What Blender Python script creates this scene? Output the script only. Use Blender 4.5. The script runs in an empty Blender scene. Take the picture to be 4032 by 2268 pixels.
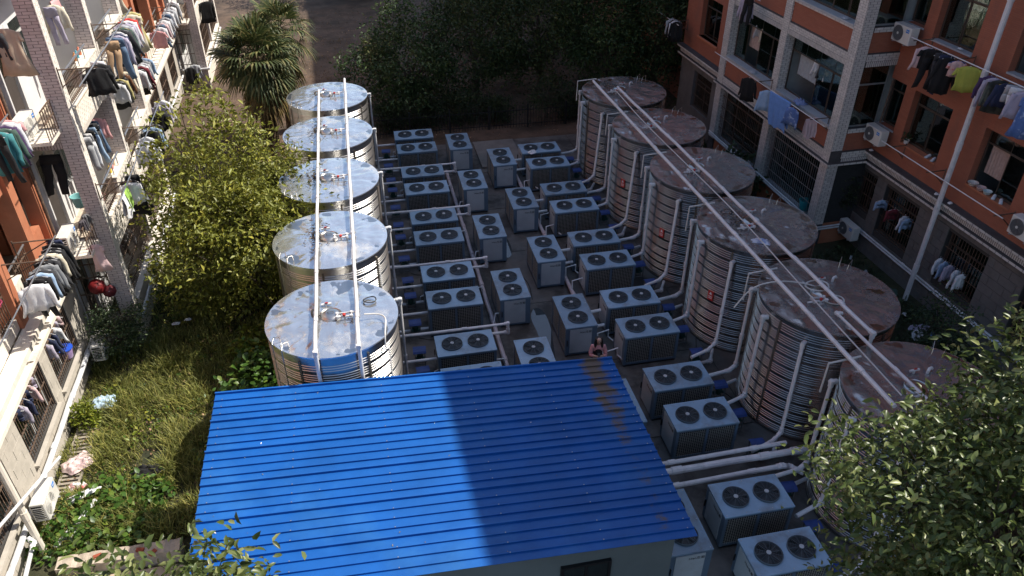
import bpy, bmesh, math, random
import numpy as np
from mathutils import Vector, Matrix, noise
random.seed(7); rng = np.random.default_rng(7)
S = 1.1                      # all layout numbers below are in yard units of 1.1 m
R = math.radians
scene = bpy.context.scene
COL = scene.collection
# ---------------------------------------------------------------- camera
CAMZ = 13.355
pitch, roll, yaw = R(34.495), R(0.166), R(11.68)
F = Vector((math.sin(yaw)*math.cos(pitch), math.cos(yaw)*math.cos(pitch), -math.sin(pitch)))
R0 = Vector((math.cos(yaw), -math.sin(yaw), 0)); U0 = R0.cross(F)
RX = math.cos(roll)*R0 + math.sin(roll)*U0; UX = -math.sin(roll)*R0 + math.cos(roll)*U0
cd = bpy.data.cameras.new('camera'); cam = bpy.data.objects.new('camera', cd); COL.objects.link(cam)
cd.sensor_width = 36; cd.lens = 36*3047.5/4032; cd.clip_end = 600; cd.clip_start = 0.1
M = Matrix((RX, UX, -F)).transposed().to_4x4(); M.translation = Vector((0, 0, CAMZ*S)); cam.matrix_world = M
scene.camera = cam
# ---------------------------------------------------------------- sky, sun, exposure
SUN = Vector((1.0, 0.15, 1.25)).normalized()
w = bpy.data.worlds.new('World'); scene.world = w; w.use_nodes = True
nt = w.node_tree; bg = nt.nodes['Background']; sk = nt.nodes.new('ShaderNodeTexSky'); sk.sky_type = 'NISHITA'; sk.sun_disc = False
sk.sun_elevation = math.asin(SUN.z); sk.sun_rotation = math.atan2(SUN.x, SUN.y); sk.air_density = 1.0; sk.dust_density = 1.6; sk.ozone_density = 1.0
nt.links.new(sk.outputs[0], bg.inputs[0]); bg.inputs[1].default_value = 0.15
sd = bpy.data.lights.new('sun', 'SUN'); sd.energy = 5.0; sd.angle = R(0.53); sd.color = (1, .94, .84)
so = bpy.data.objects.new('sun', sd); COL.objects.link(so); so.rotation_euler = SUN.to_track_quat('Z', 'Y').to_euler(); so.location = (30, -5, 60)
scene.view_settings.view_transform = 'Standard'; scene.view_settings.look = 'None'; scene.view_settings.gamma = 1; scene.view_settings.exposure = 0.45
scene.cycles.max_bounces = 8; scene.cycles.diffuse_bounces = 4; scene.cycles.glossy_bounces = 4; scene.cycles.transparent_max_bounces = 8
scene.cycles.caustics_reflective = False; scene.cycles.caustics_refractive = False
scene.cycles.use_denoising = True; scene.cycles.sample_clamp_indirect = 6
# ---------------------------------------------------------------- helpers
class MB:
    """collects geometry for ONE mesh; fr maps local coordinates, S scales"""
    def __init__(s, fr=None): s.v = []; s.f = []; s.m = []; s.fr = fr; s.k = 0
    def add(s, vs, fs):
        o = len(s.v); s.v += [s.fr(*p) for p in vs] if s.fr else [tuple(p) for p in vs]
        s.f += [tuple(i+o for i in f) for f in fs]; s.m += [s.k]*len(fs); return s
    def box(s, a, b, c, d, e, f):
        return s.add([(a,c,e),(b,c,e),(b,d,e),(a,d,e),(a,c,f),(b,c,f),(b,d,f),(a,d,f)],
                     [(0,3,2,1),(4,5,6,7),(0,1,5,4),(1,2,6,5),(2,3,7,6),(3,0,4,7)])
    def obox(s, c, size, rot):
        m = rot.to_matrix() if hasattr(rot, 'to_matrix') else rot; c = Vector(c); h = [q/2 for q in size]
        vs = [c + m @ Vector((x*h[0], y*h[1], z*h[2])) for x, y, z in ((-1,-1,-1),(1,-1,-1),(1,1,-1),(-1,1,-1),(-1,-1,1),(1,-1,1),(1,1,1),(-1,1,1))]
        return s.add([tuple(v) for v in vs], [(0,3,2,1),(4,5,6,7),(0,1,5,4),(1,2,6,5),(2,3,7,6),(3,0,4,7)])
    def loft(s, rings, cap=True, closed=True):
        n = len(rings[0]); vs = [p for r in rings for p in r]; fs = []
        for i in range(len(rings)-1):
            for j in range(n if closed else n-1):
                k = (j+1) % n; fs.append((i*n+j, i*n+k, (i+1)*n+k, (i+1)*n+j))
        if cap and closed: fs.append(tuple(range(n-1, -1, -1))); fs.append(tuple((len(rings)-1)*n+j for j in range(n)))
        return s.add(vs, fs)
    def tube(s, pts, r, n=8, r1=None, cap=True):
        P = [Vector(p) for p in pts]; rings = []; ref = None
        for i, p in enumerate(P):
            if i == 0: d = (P[1]-P[0]).normalized()
            elif i == len(P)-1: d = (P[-1]-P[-2]).normalized()
            else: d = ((P[i]-P[i-1]).normalized() + (P[i+1]-P[i]).normalized()).normalized()
            if d.length < .5: d = Vector((0,0,1))
            if ref is None: ref = d.orthogonal().normalized()
            u = (ref - d*ref.dot(d));
            u = u.normalized() if u.length > 1e-4 else d.orthogonal().normalized()
            ref = u; v = d.cross(u); q = r if r1 is None else r + (r1-r)*i/(len(P)-1)
            rings.append([tuple(p + (u*math.cos(a)+v*math.sin(a))*q) for a in (2*math.pi*j/n for j in range(n))])
        return s.loft(rings, cap)
    def lathe(s, prof, n=32, c=(0,0,0), cap=True, a0=0):
        return s.loft([[(c[0]+r*math.cos(a0+2*math.pi*j/n), c[1]+r*math.sin(a0+2*math.pi*j/n), c[2]+z) for j in range(n)] for r, z in prof], cap)
    def mesh(s, name, mats, smooth=False, recalc=True):
        me = bpy.data.meshes.new(name); me.from_pydata([(x*S, y*S, z*S) for x, y, z in s.v], [], s.f)
        for m in (mats if isinstance(mats, (list, tuple)) else [mats]): me.materials.append(m)
        if any(s.m): me.polygons.foreach_set('material_index', s.m)
        if recalc:
            b = bmesh.new(); b.from_mesh(me); bmesh.ops.recalc_face_normals(b, faces=b.faces); b.to_mesh(me); b.free()
        if smooth:
            me.polygons.foreach_set('use_smooth', [True]*len(me.polygons))
            if smooth != 2 and hasattr(me, 'set_sharp_from_angle'): me.set_sharp_from_angle(angle=R(35))
        me.update(); return me
    def build(s, name, mats, parent=None, loc=(0,0,0), rz=0, smooth=False, kind=None, recalc=True):
        return put(name, s.mesh(name, mats, smooth, recalc), parent, loc, rz, kind)
def put(name, me, parent=None, loc=(0,0,0), rz=0, kind=None):
    o = bpy.data.objects.new(name, me); COL.objects.link(o); o.location = [q*S for q in loc]; o.rotation_euler[2] = rz
    if parent: o.parent = parent
    if kind: o['kind'] = kind
    return o
def tag(o, label, cat, group=None):
    o['label'] = label; o['category'] = cat
    if group: o['group'] = group
    return o
def thing(name, label, cat, loc=(0,0,0), rz=0, group=None):
    o = bpy.data.objects.new(name, None); COL.objects.link(o); o.location = [q*S for q in loc]; o.rotation_euler[2] = rz; o.empty_display_size = .2
    return tag(o, label, cat, group)
def copy_tree(o, parent=None):
    c = o.copy(); COL.objects.link(c); c.parent = parent
    for ch in list(o.children): copy_tree(ch, c)
    return c
def place(o, loc, rz=0, label=None):
    o.location = [q*S for q in loc]; o.rotation_euler[2] = rz
    if label: o['label'] = label
    return o
ORD = ['first','second','third','fourth','fifth','sixth','seventh','eighth','ninth','tenth','eleventh','twelfth']
# ---------------------------------------------------------------- materials
def node(nt, t, **kw):
    n = nt.nodes.new(t)
    for k, v in kw.items():
        if k in n.inputs: n.inputs[k].default_value = v
        else: setattr(n, k, v)
    return n
def mat(name, col, rough=.6, metal=0, var=.12, scale=3, bump=0, bscale=30, col2=None, cover=.5, detail=4, spec=None, sheen=0, trans=0, island=0, edge=.12, stretch=None, objvar=0):
    """procedural material: base colour broken up by noise (and, with island, piece by piece), optional second colour in patches, optional bump"""
    m = bpy.data.materials.new(name); m.use_nodes = True; nt = m.node_tree; L = nt.links.new; b = nt.nodes['Principled BSDF']
    b.inputs['Roughness'].default_value = rough; b.inputs['Metallic'].default_value = metal
    if spec is not None: b.inputs['Specular IOR Level'].default_value = spec
    if sheen: b.inputs['Sheen Weight'].default_value = sheen
    tc = nt.nodes.new('ShaderNodeTexCoord'); oi = nt.nodes.new('ShaderNodeObjectInfo'); va = node(nt, 'ShaderNodeVectorMath', operation='ADD')
    L(tc.outputs['Object'], va.inputs[0]); L(oi.outputs['Location'], va.inputs[1]); co = va.outputs[0]
    if stretch:
        mp = nt.nodes.new('ShaderNodeMapping'); mp.inputs['Scale'].default_value = stretch; L(co, mp.inputs[0]); co = mp.outputs[0]
    nz = node(nt, 'ShaderNodeTexNoise', Scale=scale, Detail=detail, Roughness=.6); L(co, nz.inputs['Vector'])
    mr = node(nt, 'ShaderNodeMapRange'); mr.inputs[1].default_value = .3; mr.inputs[2].default_value = .7; mr.inputs[3].default_value = 1-var; mr.inputs[4].default_value = 1+var; L(nz.outputs[0], mr.inputs[0])
    fac = mr.outputs[0]
    if island:
        ge = nt.nodes.new('ShaderNodeNewGeometry'); m2 = node(nt, 'ShaderNodeMapRange'); m2.inputs[3].default_value = 1-island; m2.inputs[4].default_value = 1+island
        L(ge.outputs['Random Per Island'], m2.inputs[0]); mu = node(nt, 'ShaderNodeMath', operation='MULTIPLY'); L(fac, mu.inputs[0]); L(m2.outputs[0], mu.inputs[1]); fac = mu.outputs[0]
    if objvar:
        m3 = node(nt, 'ShaderNodeMapRange'); m3.inputs[3].default_value = 1-objvar; m3.inputs[4].default_value = 1+objvar; L(oi.outputs['Random'], m3.inputs[0]); mu3 = node(nt, 'ShaderNodeMath', operation='MULTIPLY'); L(fac, mu3.inputs[0]); L(m3.outputs[0], mu3.inputs[1]); fac = mu3.outputs[0]
    c0 = nt.nodes.new('ShaderNodeRGB'); c0.outputs[0].default_value = (*col, 1); src = c0.outputs[0]
    if col2:
        n2 = node(nt, 'ShaderNodeTexNoise', Scale=scale*.45, Detail=5, Roughness=.65); L(co, n2.inputs['Vector'])
        r2 = node(nt, 'ShaderNodeMapRange'); r2.inputs[1].default_value = 1-cover-edge; r2.inputs[2].default_value = 1-cover+edge; L(n2.outputs[0], r2.inputs[0])
        if island:
            r2.inputs[1].default_value = 1-cover; r2.inputs[2].default_value = 1-cover+.25; L(ge.outputs['Random Per Island'], r2.inputs[0])
        mx = node(nt, 'ShaderNodeMixRGB'); mx.inputs[2].default_value = (*col2, 1); L(r2.outputs[0], mx.inputs[0]); L(src, mx.inputs[1]); src = mx.outputs[0]
    vm = node(nt, 'ShaderNodeVectorMath', operation='SCALE'); L(src, vm.inputs[0]); L(fac, vm.inputs['Scale']); L(vm.outputs[0], b.inputs['Base Color'])
    if bump:
        bn = node(nt, 'ShaderNodeTexNoise', Scale=bscale, Detail=3); L(co, bn.inputs['Vector']); bp = node(nt, 'ShaderNodeBump', Strength=bump, Distance=.02); L(bn.outputs[0], bp.inputs['Height']); L(bp.outputs[0], b.inputs['Normal'])
    if trans:
        tl = nt.nodes.new('ShaderNodeBsdfTranslucent'); L(vm.outputs[0], tl.inputs[0]); ms = node(nt, 'ShaderNodeMixShader'); ms.inputs[0].default_value = trans
        L(b.outputs[0], ms.inputs[1]); L(tl.outputs[0], ms.inputs[2]); L(ms.outputs[0], nt.nodes['Material Output'].inputs[0])
    return m
def brickmat(name, col, col2, mortar, bw, bh, mort=.01, rough=.7, axis='Y', bump=.4, dirt=(.10,.08,.07)):
    """fine brick or tile courses too small to model, run along the given axis"""
    m = bpy.data.materials.new(name); m.use_nodes = True; nt = m.node_tree; L = nt.links.new; b = nt.nodes['Principled BSDF']; b.inputs['Roughness'].default_value = rough
    tc = nt.nodes.new('ShaderNodeTexCoord'); sx = nt.nodes.new('ShaderNodeSeparateXYZ'); L(tc.outputs['Object'], sx.inputs[0]); cx = nt.nodes.new('ShaderNodeCombineXYZ')
    ad = node(nt, 'ShaderNodeMath', operation='ADD'); L(sx.outputs['X'], ad.inputs[0]); L(sx.outputs['Y'], ad.inputs[1]); L(ad.outputs[0], cx.inputs[0]); L(sx.outputs['Z'], cx.inputs[1])
    bt = nt.nodes.new('ShaderNodeTexBrick'); L(cx.outputs[0], bt.inputs['Vector']); bt.inputs['Color1'].default_value = (*col, 1); bt.inputs['Color2'].default_value = (*col2, 1); bt.inputs['Mortar'].default_value = (*mortar, 1)
    bt.inputs['Scale'].default_value = 1; bt.inputs['Brick Width'].default_value = bw; bt.inputs['Row Height'].default_value = bh; bt.inputs['Mortar Size'].default_value = mort; bt.inputs['Mortar Smooth'].default_value = .3
    mp = nt.nodes.new('ShaderNodeMapping'); mp.inputs['Scale'].default_value = (1,1,.28); L(tc.outputs['Object'], mp.inputs[0]); nz = node(nt, 'ShaderNodeTexNoise', Scale=1.9, Detail=7, Roughness=.65); L(mp.outputs[0], nz.inputs['Vector']); mr = node(nt, 'ShaderNodeMapRange'); mr.inputs[1].default_value = .52; mr.inputs[2].default_value = .8; mr.inputs[4].default_value = .55; L(nz.outputs[0], mr.inputs[0])
    mx = node(nt, 'ShaderNodeMixRGB'); mx.inputs[2].default_value = (*dirt, 1); L(mr.outputs[0], mx.inputs[0]); L(bt.outputs['Color'], mx.inputs[1]); L(mx.outputs[0], b.inputs['Base Color'])
    bp = node(nt, 'ShaderNodeBump', Strength=bump, Distance=.01); bp.invert = True; L(bt.outputs['Fac'], bp.inputs['Height']); L(bp.outputs[0], b.inputs['Normal'])
    return m
def steel(name, col, rough, bump, bscale, stain=None, cover=.2, metal=1):
    m = mat(name, col, rough, metal, .08, 2.2, bump, bscale, col2=stain, cover=cover, edge=.17, objvar=.06)
    nt = m.node_tree; b = nt.nodes['Principled BSDF']; L = nt.links.new
    if stain:   # dried dirt is dull, not metal
        r2 = [n for n in nt.nodes if n.type == 'MAP_RANGE'][2]
        for sock, lo, hi in (('Metallic', metal, .2), ('Roughness', rough, .7)):
            q = node(nt, 'ShaderNodeMapRange'); q.inputs[3].default_value = lo; q.inputs[4].default_value = hi; L(r2.outputs[0], q.inputs[0]); L(q.outputs[0], b.inputs[sock])
    return m
def glassmat(name, col=(.02,.03,.03), rough=.06):
    m = mat(name, col, rough, 0, .3, 1.0, .06, 2.0); m.node_tree.nodes['Principled BSDF'].inputs['Specular IOR Level'].default_value = .7; return m
MT = {}
def MC(name, col, **kw):
    if name not in MT: MT[name] = mat(name, col, **kw)
    return MT[name]
M_PVC = mat('white_pvc', (.68,.68,.685), .38, var=.10, scale=4, col2=(.42,.405,.39), cover=.34)
M_PVC2 = mat('pinkish_pvc', (.50,.43,.44), .45, var=.10, scale=5)
M_GALV = mat('galvanised_tube', (.42,.43,.45), .35, .8, .1, 8)
M_RUST = mat('rusty_iron', (.10,.065,.045), .8, 0, .3, 14, col2=(.2,.13,.09), cover=.4)
M_BLACK = mat('black_iron', (.012,.012,.013), .5, 0, .2, 10)
M_WHITEP = mat('white_paint', (.74,.73,.70), .5, 0, .06, 5)
M_RED = mat('red_plastic', (.45,.03,.02), .4)
M_TEXT = mat('dark_print', (.03,.03,.035), .6)
M_TEXTW = mat('white_print', (.8,.8,.8), .6)
def text_mesh(txt, size, depth=.002):
    c = bpy.data.curves.new('print', 'FONT'); c.body = txt; c.size = size*S; c.extrude = depth; c.align_x = 'CENTER'; c.align_y = 'CENTER'; c.resolution_u = 2
    o = bpy.data.objects.new('print_tmp', c); COL.objects.link(o); dg = bpy.context.evaluated_depsgraph_get(); me = bpy.data.meshes.new_from_object(o.evaluated_get(dg)); bpy.data.objects.remove(o); return me
# ================================================================ SETTING: ground
M_SOIL = mat('brown_soil', (.105,.068,.045), .95, var=.35, scale=1.3, bump=.9, bscale=9, col2=(.05,.035,.022), cover=.42, detail=8)
M_CONC = mat('damp_concrete', (.115,.108,.10), .72, var=.3, scale=1.5, bump=.25, bscale=22, col2=(.042,.040,.037), cover=.46, detail=9, edge=.06)
M_GSOIL = mat('dark_grassy_soil', (.055,.05,.022), .95, var=.4, scale=2.5, bump=.9, bscale=14, col2=(.025,.03,.012), cover=.5, detail=7)
M_SAND = mat('sandy_concrete', (.42,.34,.25), .9, var=.12, scale=2, bump=.3, bscale=18, col2=(.30,.24,.17), cover=.3)
def sheet(name, x0, x1, y0, y1, z, m, nx=1, ny=1, amp=0, fq=.6):
    b = MB(); vs = []; fs = []
    for j in range(ny+1):
        for i in range(nx+1):
            x = x0+(x1-x0)*i/nx; y = y0+(y1-y0)*j/ny
            vs.append((x, y, z + (amp*noise.noise(Vector((x*fq, y*fq, 3.1))) + .35*amp*noise.noise(Vector((x*fq*4, y*fq*4, 7))) if amp else 0)))
    for j in range(ny):
        for i in range(nx):
            a = j*(nx+1)+i; fs.append((a, a+1, a+nx+2, a+nx+1))
    b.add(vs, fs); return b.build(name, m, smooth=2 if amp else False, recalc=False, kind='structure')
sheet('ground', -160, 200, -120, 300, -.12, M_SOIL)
sheet('soil_ground', -9, 22, 29.6, 62, -.02, M_SOIL, 120, 120, .09)
sheet('grass_ground', -9, -2.2, 2, 29.6, -.03, M_GSOIL, 40, 120, .12)
sheet('planting_strip', 11.2, 17, 2, 30, -.02, M_GSOIL, 30, 100, .08)
yard = sheet('concrete_yard', -2.6, 11.6, 4.0, 29.9, 0.0, M_CONC)
# cast slabs of the yard, one object each, with open joints
k = 0
slab_me = {}
for i, (x0, x1) in enumerate(((-2.6,.1),(.1,2.9),(2.9,5.7),(5.7,8.5),(8.5,11.6))):
    y = 12.2
    while y < 29.8:
        y1 = min(y+2.95, 29.9); b = MB(); g = .012; dz = random.uniform(-.004,.004)
        b.box(x0+g, x1-g, y+g, y1-g, .002, .022+dz); b.build('slab', M_CONC, yard); y = y1
sheet('sandy_path', -9, -2.4, 3, 10.75, .05, M_SAND, 30, 30, .05)
# raised plinth in the far corner of the yard
b = MB(); b.box(4.45, 6.15, 27.3, 29.75, .0, .10); tag(b.build('concrete_plinth', mat('dry_concrete', (.17,.16,.145), .9, var=.2, scale=2, bump=.2)), 'bare low concrete plinth beside the dark back fence', 'plinth')
# puddle: thin water film on the yard
def blob(name, pts, z, m, n=3):
    P = [Vector((x, y, 0)) for x, y in pts]
    for _ in range(n):
        Q = []
        for i, p in enumerate(P): q = P[(i+1) % len(P)]; Q += [p*.75+q*.25, p*.25+q*.75]
        P = Q
    b = MB(); b.add([(p.x, p.y, z) for p in P], [tuple(range(len(P)))]); return b.build(name, m, recalc=False, kind='structure')
M_WATER = mat('puddle_water', (.05,.06,.065), .03, spec=.9, var=.1)
blob('puddle', [(4.35,17.9),(4.6,17.7),(4.62,16.9),(4.5,16.1),(4.35,15.2),(4.2,14.9),(4.1,15.6),(4.2,16.6),(4.12,17.4)], .032, M_WATER)
blob('puddle', [(4.1,20.6),(4.35,20.9),(4.4,21.6),(4.25,22.6),(4.1,22.8),(4.15,21.8),(4.0,21.2)], .032, M_WATER)
# ================================================================ BLUE ROOFED SHED
def roofmat():
    m = mat('blue_painted_sheet', (.007,.088,.335), .42, 0, .14, 1.1, .05, 40, spec=.3, col2=(.022,.128,.37), cover=.38, objvar=.05)
    nt = m.node_tree; L = nt.links.new; b = nt.nodes['Principled BSDF']; old = b.inputs['Base Color'].links[0].from_socket
    tc = nt.nodes.new('ShaderNodeTexCoord'); sx = nt.nodes.new('ShaderNodeSeparateXYZ'); L(tc.outputs['Object'], sx.inputs[0])
    # dirt that silted up at the low end of the roof
    nz = node(nt, 'ShaderNodeTexNoise', Scale=3.2, Detail=9, Roughness=.72); mp = nt.nodes.new('ShaderNodeMapping'); mp.inputs['Scale'].default_value = (.7, 1.0, .1); L(tc.outputs['Object'], mp.inputs[0]); L(mp.outputs[0], nz.inputs['Vector'])
    dx = node(nt, 'ShaderNodeMath', operation='SUBTRACT'); dx.inputs[1].default_value = 4.33*S; L(sx.outputs['X'], dx.inputs[0]); ab = node(nt, 'ShaderNodeMath', operation='ABSOLUTE'); L(dx.outputs[0], ab.inputs[0])
    gx = node(nt, 'ShaderNodeMapRange'); gx.inputs[1].default_value = .08; gx.inputs[2].default_value = .48; gx.inputs[3].default_value = .17; gx.inputs[4].default_value = -.20; L(ab.outputs[0], gx.inputs[0])
    gy = node(nt, 'ShaderNodeMapRange'); gy.inputs[1].default_value = 10.0*S; gy.inputs[2].default_value = 11.3*S; gy.inputs[3].default_value = -.20; gy.inputs[4].default_value = .02; L(sx.outputs['Y'], gy.inputs[0])
    a1 = node(nt, 'ShaderNodeMath', operation='ADD'); L(nz.outputs[0], a1.inputs[0]); L(gx.outputs[0], a1.inputs[1]); a2 = node(nt, 'ShaderNodeMath', operation='ADD'); L(a1.outputs[0], a2.inputs[0]); L(gy.outputs[0], a2.inputs[1])
    mr = node(nt, 'ShaderNodeMapRange'); mr.inputs[1].default_value = .47; mr.inputs[2].default_value = .64; L(a2.outputs[0], mr.inputs[0])
    mx = node(nt, 'ShaderNodeMixRGB'); mx.inputs[2].default_value = (.11,.092,.075,1); L(mr.outputs[0], mx.inputs[0]); L(old, mx.inputs[1]); L(mx.outputs[0], b.inputs['Base Color'])
    # faint dust over the rest
    return m
M_ROOF = roofmat()
shed = thing('pump_shed', 'low pale shed under a bright blue ribbed metal roof with dirt at its right end', 'shed', (0,0,0))
RX0, RX1, RY0, RY1 = -3.46, 4.83, 7.66, 12.49
def rz_(x): return 2.42 + .43*(RX1-x)/(RX1-RX0)
NP = 6; pw = (RY1-RY0)/NP
def roof_panel(i):
    y0 = RY1 - pw*(i+1); b = MB(); prof = []
    def rib(yc, h, wd): return [(yc-wd*.62, 0), (yc-wd*.5, h), (yc+wd*.5, h), (yc+wd*1.3, 0)]
    prof = [(0,.0)] + rib(pw*.20,.036,.016) + rib(pw*.45,.036,.016) + rib(pw*.70,.036,.016) + [(pw-.046,0),(pw-.043,.050),(pw-.010,.052),(pw+.014,.008)]
    nx = 14; rings = []
    for j in range(nx+1):
        x = RX0 + (RX1-RX0)*j/nx; x2 = x + (random.uniform(-.01,.012) if j in (0, nx) else 0)
        rings.append([(x2, y0+p, rz_(x)+q+.0014*noise.noise(Vector((x*1.3, (y0+p)*3, i)))) for p, q in prof] + [(x2, y0+p, rz_(x)+q-.008) for p, q in reversed(prof)])
    b.loft(rings); return b.build('roof_panel', M_ROOF, shed)
for i in range(NP): roof_panel(i)
M_SCREW = mat('screw_head', (.35,.36,.38), .4, .7)
for i in range(NP):
    b = MB()
    for x in (-3.3, -1.9, -.2, 1.6, 3.2, 4.7):
        for q in (.20,.45,.70): b.box(x-.010, x+.010, RY1-pw*(i+1)+pw*q-.008, RY1-pw*(i+1)+pw*q+.008, rz_(x)+.035, rz_(x)+.043)
    b.build('screw_row', M_SCREW, shed, kind='stuff')
lf = MB(); g_ = random.Random(8)      # specks and fallen leaves on the sheets
for i in range(40):
    x, y = g_.uniform(RX0+.2, RX1-.2), g_.uniform(RY0+.1, RY1-.1); a = g_.uniform(0,6.3); l = g_.uniform(.008,.026); c, s_ = math.cos(a)*l, math.sin(a)*l; z = rz_(x)+.010
    lf.add([(x-c,y-s_,z),(x-s_*.4,y+c*.4,z+.008),(x+c,y+s_,z+.002),(x+s_*.4,y-c*.4,z+.008)], [(0,1,2,3)])
lf.build('fallen_leaves', mat('leaf_speck', (.25,.20,.13), .9, island=.6, col2=(.6,.58,.55), cover=.35), shed, recalc=False, kind='stuff')
M_SHEDW = mat('pale_grey_panel', (.15,.18,.18), .6, var=.1, scale=1.2, bump=.05)
b = MB(); wy0, wy1, wx0, wx1 = 7.9, 12.28, -3.2, 4.55
for (x0,x1,y0,y1) in ((wx0,wx1,wy0,wy0+.08),(wx0,wx1,wy1-.08,wy1),(wx0,wx0+.08,wy0+.08,wy1-.08),(wx1-.08,wx1,wy0+.08,wy1-.08)):
    b.add([(x0,y0,0),(x1,y0,0),(x1,y1,0),(x0,y1,0),(x0,y0,rz_(x0)-.03),(x1,y0,rz_(x1)-.03),(x1,y1,rz_(x1)-.03),(x0,y1,rz_(x0)-.03)], [(0,3,2,1),(4,5,6,7),(0,1,5,4),(1,2,6,5),(2,3,7,6),(3,0,4,7)])
b.build('wall', M_SHEDW, shed)
b = MB(); b.box(2.55,3.35,7.86,7.895,.9,1.85); wn = b.build('window', glassmat('shed_glass'), shed)
b = MB()
for q in ((2.50,3.40,7.84,7.90,1.85,1.9),(2.50,3.40,7.84,7.90,.85,.9),(2.50,2.55,7.84,7.90,.9,1.85),(3.35,3.40,7.84,7.90,.9,1.85),(2.93,2.97,7.84,7.90,.9,1.85)): b.box(*q)
b.build('frame', M_BLACK, wn)
# ================================================================ HEAT PUMPS
M_UTOP = mat('blue_grey_enamel', (.215,.335,.455), .42, var=.10, scale=3, bump=.04, bscale=60, col2=(.155,.175,.19), cover=.38, detail=8, objvar=.17)
M_UFRM = mat('slate_enamel', (.10,.15,.205), .5, var=.08, scale=4)
M_UPAN = mat('light_grey_enamel', (.40,.44,.46), .5, var=.07, scale=3, objvar=.1, col2=(.33,.33,.31), cover=.3)
M_COIL = mat('dark_coil', (.010,.012,.012), .7, var=.3, scale=20)
M_WIRE = mat('tan_wire', (.42,.40,.35), .5, 0)
M_FANW = mat('fan_guard_grey', (.075,.10,.12), .5)
M_BLADE = mat('fan_black', (.008,.010,.012), .5)
M_HUB = mat('fan_hub', (.42,.45,.47), .5)
UW, UD, UH = 1.5, .868, .98
def make_unit():
    t = thing('heat_pump', 'unit', 'heat pump'); hw, hd = UW/2, UD/2
    b = MB()
    for y in (-hd+.06, hd-.06): b.box(-hw+.03, hw-.03, y-.04, y+.04, .022, .07)
    b.build('skid', M_BLACK, t)
    b = MB(); b.box(-hw+.07, hw-.055, -hd+.055, hd-.055, .11, UH-.06); b.build('coil', M_COIL, t)
    b = MB()
    for x in (-hw+.01, hw-.075):
        for y in (-hd+.01, hd-.075): b.box(x, x+.065, y, y+.065, .07, UH-.035)
    b.box(-hw+.02, hw-.02, -hd+.02, hd-.02, .07, .12)
    for y in (-hd+.012, hd-.045): b.box(-.03, .03, y, y+.033, .12, UH-.04); b.box(-hw+.07, hw-.07, y, y+.03, UH-.085, UH-.036)
    b.box(hw-.05, hw-.012, -hd+.07, hd-.07, .12, UH-.036)          # blind end
    b.build('frame', M_UFRM, t)
    # wire guards on both long sides
    for sg in (-1, 1):
        y = sg*(hd-.018); 
        for (xa, xb) in ((-hw+.075,-.03),(.03,hw-.075)):
            b = MB(); n = 13
            for i in range(1, n): x = xa+(xb-xa)*i/n; b.box(x-.0032, x+.0032, y-.003, y+.003, .12, UH-.085)
            for i in range(1, 15): z = .12+(UH-.205)*i/15; b.box(xa, xb, y-.0055, y-.0035, z-.003, z+.003)
            b.build('wire_guard', M_WIRE, t, kind='stuff')
    # label end
    b = MB(); b.box(-hw+.012, -hw+.05, -hd+.075, hd-.075, .12, UH-.036); b.build('end_frame', M_UFRM, t)
    b = MB(); b.box(-hw-.002, -hw+.013, -hd+.15, hd-.12, .14, UH-.07); pn = b.build('front_panel', M_UPAN, t)
    me = LOGO; o = put('lettering', me, pn, (-hw-.0035, -hd+.32, .80)); o.rotation_euler = (R(90), 0, R(-90))
    b = MB(); b.box(-hw-.005, -hw-.0022, hd-.24, hd-.145, .20, .28); b.build('rating_plate', M_HUB, pn)
    b = MB(); b.box(-hw-.02, -hw+.01, hd-.06, hd-.04, .4, .58); b.build('handle', M_BLACK, t)
    # top
    b = MB(); b.box(-hw, hw, -hd, hd, UH-.035, UH); tp = b.build('top_plate', M_UTOP, t)
    b = MB()
    for x in (-hw+.05,-.28,-.02,.28,hw-.05):
        for y in (-hd+.05, hd-.05): b.lathe([(.011,UH),(.011,UH+.01),(.004,UH+.013)], 8, (x,y,0))
    b.build('bolts', M_HUB, tp, kind='stuff')
    for x in (-.335, .335):
        c = (x, 0, UH); b = MB(); b.lathe([(.268,0),(.268,.045),(.258,.052),(.250,.045),(.250,.004)], 36, c, cap=False); fn = b.build('fan', M_FANW, t, smooth=True)
        b = MB(); b.lathe([(.25,.006),(.02,.006)], 36, c); 
        for q in range(5):
            a0 = q*2*math.pi/5; n = 5
            for i in range(n):
                a, a2 = a0+i*.16, a0+(i+1)*.16; z, z2 = .012+i*.004, .012+(i+1)*.004
                b.add([(x+.05*math.cos(a),.05*math.sin(a),UH+z),(x+.235*math.cos(a),.235*math.sin(a),UH+z),(x+.235*math.cos(a2),.235*math.sin(a2),UH+z2),(x+.05*math.cos(a2),.05*math.sin(a2),UH+z2)], [(0,1,2,3)])
        b.build('blades', M_BLADE, fn, recalc=False, kind='stuff')
        b = MB()
        for r in (.055,.085,.115,.145,.175,.205,.232): b.lathe([(r-.0028,.046),(r+.0028,.046),(r+.0028,.051),(r-.0028,.051),(r-.0028,.046)], 28, c, cap=False)
        for q in range(12):
            a = q*math.pi/6; m = Matrix.Rotation(a, 3, 'Z'); b.obox((x+.15*math.cos(a), .15*math.sin(a), UH+.054), (.2,.007,.005), m)
        b.build('guard', M_FANW, fn, kind='stuff')
        b = MB(); b.lathe([(.046,.046),(.046,.062),(.03,.066)], 18, c); b.build('hub', M_HUB, fn, smooth=True)
    return t
LOGO = text_mesh('Hien生能', .085); LOGO.materials.append(M_TEXT)
U0_ = make_unit(); used = [0]
def unit(x, y, rz, label, group):
    o = U0_ if not used[0] else copy_tree(U0_); used[0] = 1
    place(o, (x, y, .022), rz + R(random.uniform(-.5,.5)), label); o['group'] = group; return o
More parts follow.
